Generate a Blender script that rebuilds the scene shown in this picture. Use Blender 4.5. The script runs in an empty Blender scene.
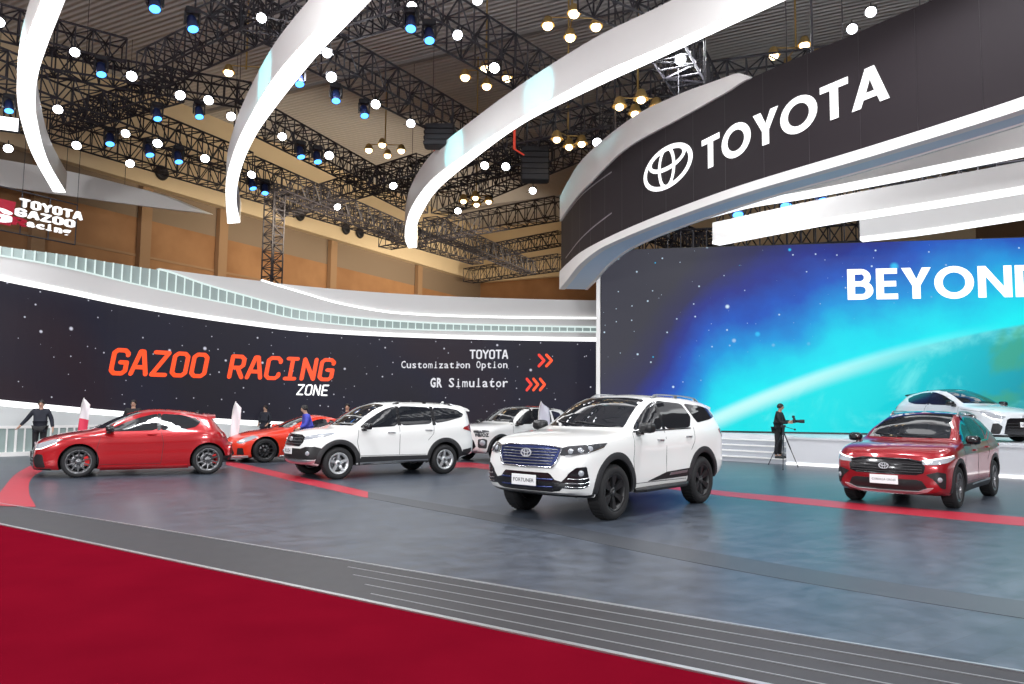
import bpy, bmesh, math, random
from mathutils import Vector, Matrix, geometry
from mathutils.bvhtree import BVHTree
random.seed(7)
C = bpy.context.scene.collection
PI = math.pi
V = Vector

# ------------------------------------------------------------------ camera
F, CX, CY = 770.0, 512.0, 342.0
CAM = V((0, 0, 1.6))
PITCH, ROLL = math.atan(64.5/770), 0.011
_f = V((0, math.cos(PITCH), math.sin(PITCH)))
_u0 = V((0, -math.sin(PITCH), math.cos(PITCH)))
_r0 = V((1, 0, 0))
_r = _r0*math.cos(ROLL)+_u0*math.sin(ROLL)
_u = _u0*math.cos(ROLL)-_r0*math.sin(ROLL)
def ray(px, py): return _f*F+_r*(px-CX)+_u*(CY-py)
def atz(px, py, z=0.0):
    d = ray(px, py); t = (z-CAM.z)/d.z; return CAM+d*t
def aty(px, py, y):
    d = ray(px, py); return CAM+d*(y/d.y)
def pxof(p):
    d = V(p)-CAM; k = F/d.dot(_f); return CX+d.dot(_r)*k, CY-d.dot(_u)*k
cd = bpy.data.cameras.new('camera'); cam = bpy.data.objects.new('camera', cd); C.objects.link(cam)
cd.sensor_width = 36; cd.lens = F/1024*36; cd.clip_end = 400
m = Matrix.Identity(4)
for i, a in enumerate((_r, _u, -_f)):
    for j in range(3): m[j][i] = a[j]
m.translation = CAM
cam.matrix_world = m
bpy.context.scene.camera = cam

# ------------------------------------------------------------------ materials
def sl(c):  # sRGB 0-255 to linear
    return tuple(((x/255)/12.92 if x/255 <= .04045 else ((x/255+.055)/1.055)**2.4) for x in c)
MATS = {}
def mat(name, col, rough=.5, metal=0., emit=0., coat=0., spec=.5, alpha=1., noise=0., nscale=20., trans=0.):
    m = bpy.data.materials.new(name); m.use_nodes = True
    n = m.node_tree.nodes; b = n['Principled BSDF']; L = m.node_tree.links
    b.inputs['Base Color'].default_value = (*col, 1)
    b.inputs['Roughness'].default_value = rough
    b.inputs['Metallic'].default_value = metal
    b.inputs['Specular IOR Level'].default_value = spec
    b.inputs['Coat Weight'].default_value = coat
    b.inputs['Coat Roughness'].default_value = .03
    b.inputs['Transmission Weight'].default_value = trans
    b.inputs['Alpha'].default_value = alpha
    if emit:
        b.inputs['Base Color'].default_value = (*[x*.2 for x in col], 1); b.inputs['Emission Color'].default_value = (*col, 1); b.inputs['Emission Strength'].default_value = emit
    if noise:
        t = n.new('ShaderNodeTexCoord'); z = n.new('ShaderNodeTexNoise'); z.inputs['Scale'].default_value = nscale
        z.inputs['Detail'].default_value = 4
        r = n.new('ShaderNodeMix'); r.data_type = 'RGBA'
        r.inputs[6].default_value = (*[x*(1-noise) for x in col], 1); r.inputs[7].default_value = (*[min(1, x*(1+noise)) for x in col], 1)
        L.new(t.outputs['Object'], z.inputs['Vector']); L.new(z.outputs['Fac'], r.inputs[0]); L.new(r.outputs[2], b.inputs['Base Color'])
    MATS[name] = m
    return m
M = MATS
mat('white_paint', (.82, .82, .80), .28, coat=1.)
mat('pearl_paint', (.72, .75, .77), .25, coat=1.)
mat('red_paint', (.40, .005, .010), .28, metal=.25, coat=1.)
mat('crimson_paint', (.31, .006, .013), .28, metal=.3, coat=1.)
mat('orange_red_paint', (.72, .032, .008), .3, coat=1.)
mat('dark_glass', (.012, .014, .018), .04, spec=.7, coat=.5)
mat('black_plastic', (.012, .012, .013), .45)
mat('gloss_black', (.008, .008, .010), .2, coat=.3)
mat('cladding', (.022, .022, .024), .55)
mat('rubber', (.010, .010, .011), .75, noise=.2)
mat('liner', (.006, .006, .006), .9)
mat('chrome', (.75, .76, .78), .15, metal=1.)
mat('silver', (.55, .56, .58), .3, metal=.9)
mat('rim_silver', (.58, .59, .60), .3, metal=.7)
mat('rim_black', (.010, .010, .011), .45)
mat('emblem_silver', (.62, .63, .66), .35, metal=.2)
mat('step_gray', (.40, .42, .46), .5)
mat('rim_grey', (.16, .16, .165), .3, metal=.8)
mat('disc_steel', (.25, .25, .26), .4, metal=1.)
mat('lamp_lens', (.35, .37, .40), .08, spec=.8, coat=1.)
mat('lamp_dark', (.05, .052, .058), .1, coat=1.)
mat('tail_red', (.32, .006, .010), .12, coat=1.)
mat('led_lamp', (1, .98, .95), .3, emit=2.2)
mat('orange_lens', (.8, .25, .02), .2)
mat('plate_white', (.82, .82, .82), .4)
mat('ink', (.02, .02, .025), .5)
mat('caliper_red', (.6, .01, .01), .4)
mat('blue_reflect_mesh', (.018, .03, .12), .25, metal=.5)  # blue reflection on the grille put into its base colour
mat('fascia', (.80, .79, .77), .55, noise=.03, nscale=1.)
mat('fascia_wall', (.60, .595, .585), .55, noise=.03, nscale=1.)
mat('fascia_gray', (.62, .61, .59), .6, noise=.03, nscale=1.)
mat('soffit', (.58, .72, .86), .5)  # bluish reflected light painted into the underside colour
mat('ramp_strip', (.30, .30, .31), .45, metal=.6)
mat('plinth', (.60, .62, .62), .4)
mat('stage_white', (.68, .69, .72), .35)
mat('strip_light', (1, 1, 1), .4, emit=3.0)
mat('edge_light', (1, 1, 1), .4, emit=1.6)
mat('rib_light', (.86, 1, .97), .4, emit=.72)
mat('rail_glass', (.30, .37, .355), .25, noise=.08, nscale=3)
mat('truss', (.026, .023, .029), .6)
mat('fixture', (.012, .012, .016), .5)
mat('fixture_blue', (.015, .025, .09), .4)
mat('lamp_white', (.93, .96, 1), .4, emit=12.)
mat('lamp_blue', (.06, .30, 1), .4, emit=5.)
mat('lamp_cyan', (.15, .75, .95), .4, emit=3.)
mat('lamp_warm', (1, .74, .42), .4, emit=8.)
mat('brass', (.45, .30, .10), .4, metal=.5)
mat('letter_white', (1, 1, 1), .5, emit=1.25)
mat('letter_orange', sl((255, 78, 22)), .5, emit=1.05)
mat('letter_red', sl((240, 50, 30)), .5, emit=1.1)
mat('letter_grey', sl((214, 214, 220)), .5, emit=1.)
mat('sign_red', (.72, .02, .06), .5, emit=.35)
mat('banner_led', (.022, .017, .020), .6, spec=.15)
mat('cream', (.78, .62, .40), .7, noise=.06, nscale=.6)
mat('pilaster', (.34, .205, .11), .7)
mat('purlin', (.30, .28, .27), .8)
mat('metal_strip', (.55, .56, .58), .35, metal=.9)
mat('stripe_red', (.40, .020, .040), .4, noise=.08, nscale=4)
mat('stripe_gray', (.040, .045, .055), .4, noise=.1, nscale=4)
mat('skin', (.50, .30, .21), .55)
mat('hair', (.010, .008, .007), .6)
mat('navy_cloth', (.012, .014, .024), .8)
mat('black_cloth', (.010, .010, .012), .8)
mat('blue_cloth', (.05, .06, .42), .7)
mat('white_cloth', (.75, .75, .78), .7)
mat('shoe', (.01, .01, .01), .4)
mat('flag_red', (.70, .04, .09), .6)
mat('flag_white', (.80, .74, .76), .6)
mat('film_white', (.62, .62, .70), .35, alpha=.75)
mat('strap_red_glow', (.75, .06, .03), .5, emit=.6)  # red light on the straps put in as a weak glow
mat('speaker_black', (.008, .008, .010), .7)

# ------------------------------------------------------------------ object helpers
def tag(o, label=None, cat=None, group=None, kind=None):
    if label: o['label'] = label
    if cat: o['category'] = cat
    if group: o['group'] = group
    if kind: o['kind'] = kind
    return o
def empty(name, loc, rz=0, label=None, cat=None, group=None):
    o = bpy.data.objects.new(name, None); C.objects.link(o); o.location = loc; o.rotation_euler = (0, 0, rz)
    o.empty_display_size = .2
    return tag(o, label, cat, group)
def copy_tree(o, parent=None):
    c = o.copy(); C.objects.link(c)
    if parent: c.parent = parent
    for ch in o.children: copy_tree(ch, c)
    return c
def basis(d):
    d = d.normalized(); a = V((0, 0, 1)) if abs(d.z) < .9 else V((1, 0, 0))
    x = d.cross(a).normalized(); return x, d.cross(x).normalized()
class MB:
    def __init__(s): s.v = []; s.f = []; s.m = []; s.sm = []
    def add(s, vs, fs, mi=0, smooth=False):
        o = len(s.v); s.v += [tuple(p) for p in vs]
        for f in fs: s.f.append([i+o for i in f]); s.m.append(mi); s.sm.append(smooth)
        return s
    def box(s, c, d, mi=0, rz=0, ax=None):
        """c centre, d full sizes; optional three axes"""
        c = V(c); ax = ax or (V((math.cos(rz), math.sin(rz), 0)), V((-math.sin(rz), math.cos(rz), 0)), V((0, 0, 1)))
        vs = [c+ax[0]*(i*d[0]/2)+ax[1]*(j*d[1]/2)+ax[2]*(k*d[2]/2) for k in (-1, 1) for j in (-1, 1) for i in (-1, 1)]
        return s.add(vs, [(0, 2, 3, 1), (4, 5, 7, 6), (0, 1, 5, 4), (2, 6, 7, 3), (0, 4, 6, 2), (1, 3, 7, 5)], mi)
    def bevbox(s, c, d, b=.02, mi=0, rz=0):
        """box with chamfered vertical-plan corners and a chamfered top/bottom"""
        hx, hy, hz = d[0]/2, d[1]/2, d[2]/2; b = min(b, hx*.8, hy*.8, hz*.8)
        def ring(i, z): 
            x, y = hx-i, hy-i
            return [(x, y-b+i*0, z), (x-b, y, z), (-x+b, y, z), (-x, y-b, z), (-x, -y+b, z), (-x+b, -y, z), (x-b, -y, z), (x, -y+b, z)]
        R = [ring(b, -hz), ring(0, -hz+b), ring(0, hz-b), ring(b, hz)]
        ca, sa = math.cos(rz), math.sin(rz); vs = []
        for r in R:
            for p in r: vs.append((c[0]+p[0]*ca-p[1]*sa, c[1]+p[0]*sa+p[1]*ca, c[2]+p[2]))
        fs = [tuple(range(7, -1, -1)), tuple(range(24, 32))]
        for k in range(3):
            for i in range(8): fs.append((k*8+i, k*8+(i+1) % 8, k*8+8+(i+1) % 8, k*8+8+i))
        return s.add(vs, fs, mi)
    def tube(s, a, b, r, n=6, mi=0, r2=None, cap=True, smooth=True):
        a = V(a); b = V(b); x, y = basis(b-a); r2 = r if r2 is None else r2; vs = []
        for p, q in ((a, r), (b, r2)):
            for i in range(n):
                t = 2*PI*i/n; vs.append(p+x*(q*math.cos(t))+y*(q*math.sin(t)))
        fs = [(i, (i+1) % n, n+(i+1) % n, n+i) for i in range(n)]
        s.add(vs, fs, mi, smooth)
        if cap: s.add(vs, [tuple(range(n-1, -1, -1)), tuple(range(n, 2*n))], mi)
        return s
    def path(s, pts, r, n=6, mi=0):
        for a, b in zip(pts, pts[1:]): s.tube(a, b, r, n, mi)
        return s
    def lathe(s, prof, o=(0, 0, 0), axis=(0, 0, 1), n=24, mi=0, closed=False, smooth=True):
        """prof: (radius, along) pairs round axis"""
        o = V(o); ax = V(axis).normalized(); x, y = basis(ax); vs = []
        for r, h in prof:
            for i in range(n):
                t = 2*PI*i/n; vs.append(o+ax*h+x*(r*math.cos(t))+y*(r*math.sin(t)))
        k = len(prof); fs = []
        for j in range(k if closed else k-1):
            for i in range(n):
                a, b = j*n+i, j*n+(i+1) % n; c2 = ((j+1) % k)*n
                fs.append((a, b, c2+(i+1) % n, c2+i))
        return s.add(vs, fs, mi, smooth)
    def ball(s, c, r, n=10, mi=0, sc=(1, 1, 1)):
        vs = []; fs = []
        for j in range(1, n):
            for i in range(2*n):
                a, t = PI*j/n, PI*i/n
                vs.append((c[0]+r*sc[0]*math.sin(a)*math.cos(t), c[1]+r*sc[1]*math.sin(a)*math.sin(t), c[2]+r*sc[2]*math.cos(a)))
        k = 2*n
        for j in range(n-2):
            for i in range(k): fs.append((j*k+i, (j+1)*k+i, (j+1)*k+(i+1) % k, j*k+(i+1) % k))
        vs += [(c[0], c[1], c[2]+r*sc[2]), (c[0], c[1], c[2]-r*sc[2])]; t = len(vs)
        for i in range(k):
            fs.append((t-2, i, (i+1) % k)); fs.append((t-1, (n-2)*k+(i+1) % k, (n-2)*k+i))
        return s.add(vs, fs, mi, True)
    def grid(s, rows, mi=0, smooth=True, flip=False):
        n = len(rows[0]); vs = [p for r in rows for p in r]; fs = []
        for j in range(len(rows)-1):
            for i in range(n-1):
                q = (j*n+i, j*n+i+1, (j+1)*n+i+1, (j+1)*n+i); fs.append(q[::-1] if flip else q)
        return s.add(vs, fs, mi, smooth)
    def prism(s, pts, a, b, mi=0):
        """extrude a planar loop pts (Vectors) by shifting it from a to b (vectors)"""
        n = len(pts); a = V(a); b = V(b)
        vs = [V(p)+a for p in pts]+[V(p)+b for p in pts]
        fs = [(i, (i+1) % n, n+(i+1) % n, n+i) for i in range(n)]
        tr = geometry.tessellate_polygon([[V(p) for p in pts]])
        fs += [tuple(t) for t in tr]+[tuple(n+i for i in t[::-1]) for t in tr]
        return s.add(vs, fs, mi)
    def sweep(s, secs, mi=0, closed=True, cap=True, smooth=False):
        """list of equal-length closed section loops -> skin"""
        k = len(secs[0]); vs = [p for q in secs for p in q]; fs = []
        for j in range(len(secs)-1):
            for i in range(k if closed else k-1):
                fs.append((j*k+i, j*k+(i+1) % k, (j+1)*k+(i+1) % k, (j+1)*k+i))
        s.add(vs, fs, mi, smooth)
        if cap and closed: s.add(secs[0], [tuple(range(k))[::-1]], mi); s.add(secs[-1], [tuple(range(k))], mi)
        return s
    def mesh(s, name, mats):
        me = bpy.data.meshes.new(name); me.from_pydata(s.v, [], s.f); 
        for q in (mats if isinstance(mats, (list, tuple)) else [mats]): me.materials.append(M[q] if isinstance(q, str) else q)
        me.polygons.foreach_set('material_index', s.m); me.polygons.foreach_set('use_smooth', s.sm)
        bm = bmesh.new(); bm.from_mesh(me); bmesh.ops.recalc_face_normals(bm, faces=bm.faces); bm.to_mesh(me); bm.free()
        me.update(); return me
    def build(s, name, mats, parent=None, loc=(0, 0, 0), rz=0):
        o = bpy.data.objects.new(name, s.mesh(name, mats)); C.objects.link(o); o.location = loc; o.rotation_euler = (0, 0, rz)
        if parent: o.parent = parent
        return o

# ------------------------------------------------------------------ curves
def pchip(tab):
    xs = [t[0] for t in tab]; ys = [t[1] for t in tab]; n = len(xs)
    h = [xs[i+1]-xs[i] for i in range(n-1)]; d = [(ys[i+1]-ys[i])/h[i] for i in range(n-1)]
    mm = [0.]*n
    if n == 2: mm = [d[0], d[0]]
    else:
        mm[0] = d[0]; mm[-1] = d[-1]
        for i in range(1, n-1):
            if d[i-1]*d[i] > 0:
                w1, w2 = 2*h[i]+h[i-1], h[i]+2*h[i-1]; mm[i] = (w1+w2)/(w1/d[i-1]+w2/d[i])
    def fn(x):
        if x <= xs[0]: return ys[0]
        if x >= xs[-1]: return ys[-1]
        i = max(j for j in range(n-1) if xs[j] <= x); t = (x-xs[i])/h[i]
        return ys[i]*(1+2*t)*(1-t)**2+h[i]*mm[i]*t*(1-t)**2+ys[i+1]*t*t*(3-2*t)+h[i]*mm[i+1]*t*t*(t-1)
    return fn
def catmull(pts, n=8):
    P = [V(p) for p in pts]; out = []
    P = [P[0]*2-P[1]]+P+[P[-1]*2-P[-2]]
    for i in range(1, len(P)-2):
        a, b, c, d = P[i-1:i+3]
        for k in range(n):
            t = k/n; out.append(.5*((2*b)+(c-a)*t+(2*a-5*b+4*c-d)*t*t+(3*b-a-3*c+d)*t**3))
    out.append(P[-2]); return out
def lerp(a, b, t): return a+(b-a)*t
def rnd(pts, q=.22, it=2):
    for _ in range(it):
        o = []
        for i in range(len(pts)):
            a, b = pts[i], pts[(i+1) % len(pts)]
            o.append(tuple(lerp(x, y, q) for x, y in zip(a, b))); o.append(tuple(lerp(x, y, 1-q) for x, y in zip(a, b)))
        pts = o
    return pts

# ------------------------------------------------------------------ lettering (2-D triangles: list of loops with verts (u,v))
def arc(cx, cy, rx, ry, a0, a1, n=14): return [(cx+rx*math.cos(math.radians(lerp(a0, a1, i/n))), cy+ry*math.sin(math.radians(lerp(a0, a1, i/n)))) for i in range(n+1)]
def ring2(cx, cy, rx, ry, t, a0=0, a1=360, n=28, tx=None):
    tx = tx or t; o = arc(cx, cy, rx, ry, a0, a1, n); i = arc(cx, cy, rx-tx, ry-t, a0, a1, n)
    return [[o[k], o[k+1], i[k+1], i[k]] for k in range(n)]
def poly2(pts):
    tr = geometry.tessellate_polygon([[V((x, y, 0)) for x, y in pts]]); return [[pts[i] for i in t] for t in tr]
def hole2(out, inn):
    al = out+inn; tr = geometry.tessellate_polygon([[V((x, y, 0)) for x, y in out], [V((x, y, 0)) for x, y in inn]]); return [[al[i] for i in t] for t in tr]
def stroke2(pts, t):
    q = []
    for (x0, y0), (x1, y1) in zip(pts, pts[1:]):
        l = math.hypot(x1-x0, y1-y0) or 1; nx, ny = -(y1-y0)/l*t/2, (x1-x0)/l*t/2
        q.append([(x0+nx, y0+ny), (x0-nx, y0-ny), (x1-nx, y1-ny), (x1+nx, y1+ny)])
    for x, y in pts: q.append([(x+t/2*math.cos(k*PI/4+PI/8), y+t/2*math.sin(k*PI/4+PI/8)) for k in range(8)])
    return q
BOLD = {
 'T': (.72, lambda: poly2([(0, 1), (.70, 1), (.70, .81), (.455, .81), (.455, 0), (.245, 0), (.245, .81), (0, .81)])),
 'O': (1.02, lambda: ring2(.5, .5, .5, .525, .205, tx=.215)),
 'Y': (.76, lambda: poly2([(0, 1), (.24, 1), (.385, .63), (.53, 1), (.76, 1), (.485, .42), (.485, 0), (.275, 0), (.275, .42)])),
 'A': (.88, lambda: hole2([(0, 0), (.22, 0), (.285, .19), (.595, .19), (.66, 0), (.88, 0), (.55, 1), (.33, 1)], [(.345, .36), (.535, .36), (.44, .68)])),
 'B': (.68, lambda: poly2([(0, 0), (.2, 0), (.2, 1), (0, 1)])+[[(.2, .82), (.36, .82), (.36, 1), (.2, 1)], [(.2, .43), (.38, .43), (.38, .60), (.2, .60)], [(.2, 0), (.38, 0), (.38, .18), (.2, .18)]]
        +ring2(.36, .72, .26, .28, .17, -90, 90, 12, .18)+ring2(.38, .30, .30, .30, .18, -90, 90, 12, .2)),
 'E': (.58, lambda: poly2([(0, 0), (.56, 0), (.56, .18), (.2, .18), (.2, .41), (.52, .41), (.52, .59), (.2, .59), (.2, .82), (.55, .82), (.55, 1), (0, 1)])),
 'N': (.84, lambda: poly2([(0, 0), (.2, 0), (.2, .66), (.64, 0), (.84, 0), (.84, 1), (.64, 1), (.64, .34), (.2, 1), (0, 1)])),
 'D': (.84, lambda: poly2([(0, 0), (.2, 0), (.2, 1), (0, 1)])+[[(.2, .82), (.36, .82), (.36, 1), (.2, 1)], [(.2, 0), (.36, 0), (.36, .18), (.2, .18)]]+ring2(.36, .5, .48, .5, .18, -90, 90, 18, .2)),
}
def rrect(x0, y0, x1, y1, c): return [(x0+c, y0), (x1-c, y0), (x1, y0+c), (x1, y1-c), (x1-c, y1), (x0+c, y1), (x0, y1-c), (x0, y0+c)]
TECH = {  # thin technical capitals in a .62 x 1 cell
 'G': [[(.58, .80), (.58, .88), (.46, 1), (.16, 1), (.04, .88), (.04, .12), (.16, 0), (.46, 0), (.58, .12), (.58, .48), (.34, .48)]],
 'A': [[(.02, 0), (.25, 1), (.37, 1), (.60, 0)], [(.10, .30), (.52, .30)]],
 'Z': [[(.04, 1), (.58, 1), (.04, 0), (.58, 0)]],
 'O': [rrect(.04, 0, .58, 1, .13)+[(.17, 0)]],
 'R': [[(.06, 0), (.06, 1), (.44, 1), (.57, .88), (.57, .58), (.44, .46), (.06, .46)], [(.34, .46), (.58, 0)]],
 'C': [[(.58, .80), (.58, .88), (.46, 1), (.16, 1), (.04, .88), (.04, .12), (.16, 0), (.46, 0), (.58, .12), (.58, .22)]],
 'I': [[(.10, 1), (.52, 1)], [(.31, 1), (.31, 0)], [(.10, 0), (.52, 0)]],
 'N': [[(.05, 0), (.05, 1), (.57, 0), (.57, 1)]],
 'E': [[(.57, 1), (.06, 1), (.06, 0), (.57, 0)], [(.06, .5), (.48, .5)]],
 'T': [[(.02, 1), (.60, 1)], [(.31, 1), (.31, 0)]],
 'Y': [[(.02, 1), (.31, .5), (.60, 1)], [(.31, .5), (.31, 0)]],
 'S': [[(.57, .84), (.45, 1), (.16, 1), (.05, .88), (.05, .62), (.16, .51), (.45, .49), (.57, .38), (.57, .12), (.45, 0), (.16, 0), (.04, .14)]],
}
def bold_text(txt, gap=.07):
    x = 0; out = []
    for ch in txt:
        if ch == ' ': x += .4; continue
        w, fn = BOLD[ch]
        out += [[(x+a, b) for a, b in q] for q in fn()]; x += w+gap
    return out, x-gap
def tech_text(txt, t=.15, pitch=.84, shear=.0):
    x = 0; out = []
    for ch in txt:
        if ch != ' ':
            for s in TECH[ch]: out += [[(x+a+shear*b, b) for a, b in q] for q in stroke2(s, t)]
        x += pitch
    return out, x-pitch+.62
_txtc = {}
def font_text(txt, bold=0., sx=1.):
    cu = bpy.data.curves.new('t', 'FONT'); cu.body = txt; cu.offset = bold; cu.resolution_u = 2
    o = bpy.data.objects.new('t', cu); C.objects.link(o); bpy.context.view_layer.update()
    me = bpy.data.meshes.new_from_object(o.evaluated_get(bpy.context.evaluated_depsgraph_get()))
    out = [[(me.vertices[i].co.x*sx, me.vertices[i].co.y) for i in p.vertices] for p in me.polygons]
    bpy.data.objects.remove(o); bpy.data.curves.remove(cu); bpy.data.meshes.remove(me)
    xs = [p[0] for q in out for p in q]; x0 = min(xs)
    return [[(a-x0, b) for a, b in q] for q in out], max(xs)-x0
def mono_text(txt, bold=0., pitch=.62, cw=.5):
    x = 0; out = []
    for ch in txt:
        if ch != ' ':
            q, w = font_text(ch, bold); k = min(1.35, cw/w) if w > .2 else 1.; out += [[(x+(pitch-w*k)/2+a*k, b) for a, b in p] for p in q]
            if ch in 'il': out += [[(x+.12, 0), (x+.50, 0), (x+.50, .07), (x+.12, .07)]]
        x += pitch
    return out, x
def letters(tris, fn, name, m_, parent, depth=None):
    """place 2-D pieces through fn(u,v)->point; depth: vector for thickness"""
    b = MB()
    for q in tris: b.add([fn(*p) for p in q], [tuple(range(len(q)))])
    o = bpy.data.objects.new(name, None)
    me = bpy.data.meshes.new(name); me.from_pydata(b.v, [], b.f); me.materials.append(M[m_]); me.update()
    o = bpy.data.objects.new(name, me); C.objects.link(o); o.parent = parent
    if depth:
        md = o.modifiers.new('s', 'SOLIDIFY'); md.thickness = depth; md.offset = 0
    return o
def emblem2(t=.075):
    return ring2(0, 0, .75, .5, t, n=40, tx=t*1.15)+ring2(0, 0, .265, .5, t, n=30, tx=t*.85)+ring2(0, .20, .57, .28, t, n=34)

# ================================================================== CARS
# local frame: +X forward, +Y left, origin on the ground midway between the axles; tables run over s, metres back from the nose
def wheel_meshes(R, tw, rr, style, mats):
    """tyre, rim and disc meshes about local Y, outer face at +Y"""
    t = MB(); h = tw/2
    t.lathe([(rr-.012, h*.80), (rr+.004, h*.92), (rr+(R-rr)*.35, h*1.0), (rr+(R-rr)*.75, h*.97), (R-.012, h*.82), (R, h*.6), (R, -h*.6), (R-.012, -h*.82), (rr+(R-rr)*.6, -h), (rr, -h*.9), (rr-.02, -h*.7), (rr-.02, h*.7)], axis=(0, 1, 0), n=40, closed=True)
    for k in range(36):                                     # tread grooves as shallow blocks
        a = 2*PI*k/36
        t.box((R*math.cos(a), 0, R*math.sin(a)), (.010, tw*.66, .030), ax=(V((math.cos(a), 0, math.sin(a))), V((0, 1, 0)), V((-math.sin(a), 0, math.cos(a)))))
    r = MB()
    r.lathe([(rr-.03, h*.72), (rr-.012, h*.86), (rr+.006, h*.93), (rr+.008, h*.84), (rr-.012, h*.6), (rr-.03, -h*.7), (rr-.045, -h*.7), (rr-.045, h*.5)], axis=(0, 1, 0), n=40, closed=True, mi=0)
    n, wi, wo, split = style
    for k in range(n):
        a0 = 2*PI*k/n+PI/2
        for da in ([0] if not split else [-split, split]):
            a = a0+da; c, s = math.cos(a), math.sin(a); d = V((c, 0, s)); p = V((-s, 0, c)); secs = []
            c0 = V((math.cos(a0), 0, math.sin(a0)))
            for q, w, y in ((.05, wi, h*.55), (rr*.45, lerp(wi, wo, .4), h*.70), (rr*.8, lerp(wi, wo, .8), h*.78), (rr-.02, wo, h*.80)):
                base = (c0*(1-q/rr)+d*(q/rr)).normalized()*q
                secs.append([base+p*(w/2)+V((0, y-.035, 0)), base+p*(w/2*.75)+V((0, y, 0)), base-p*(w/2*.75)+V((0, y, 0)), base-p*(w/2)+V((0, y-.035, 0))])
            r.sweep(secs, 0)
    r.lathe([(.001, h*.70), (.035, h*.70), (.06, h*.64), (.075, h*.5), (.075, h*.2)], axis=(0, 1, 0), n=20, mi=0)
    d = MB(); d.lathe([(.07, h*.1), (rr*.72, h*.1), (rr*.72, h*.02), (.07, h*.02)], axis=(0, 1, 0), n=28, closed=True)
    d.lathe([(.001, -h*.3), (rr-.04, -h*.3), (rr-.04, -h*.36)], axis=(0, 1, 0), n=28, mi=1)
    k = MB()
    for i in range(5):
        a = math.radians(-30+i*12)+PI
        k.box((rr*.66*math.cos(a), h*.12, rr*.66*math.sin(a)), (.085, .09, .065), ax=(V((math.cos(a), 0, math.sin(a))), V((0, 1, 0)), V((-math.sin(a), 0, math.cos(a)))))
    cap = MB().lathe([(.001, h*.735), (.028, h*.735), (.032, h*.70)], axis=(0, 1, 0), n=16)
    return t.mesh('tire', 'rubber'), r.mesh('wheel', mats), d.mesh('brake_disc', ['disc_steel', 'liner']), k.mesh('brake_caliper', 'caliper_red'), cap.mesh('wheel_cap', 'rim_grey')

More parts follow.
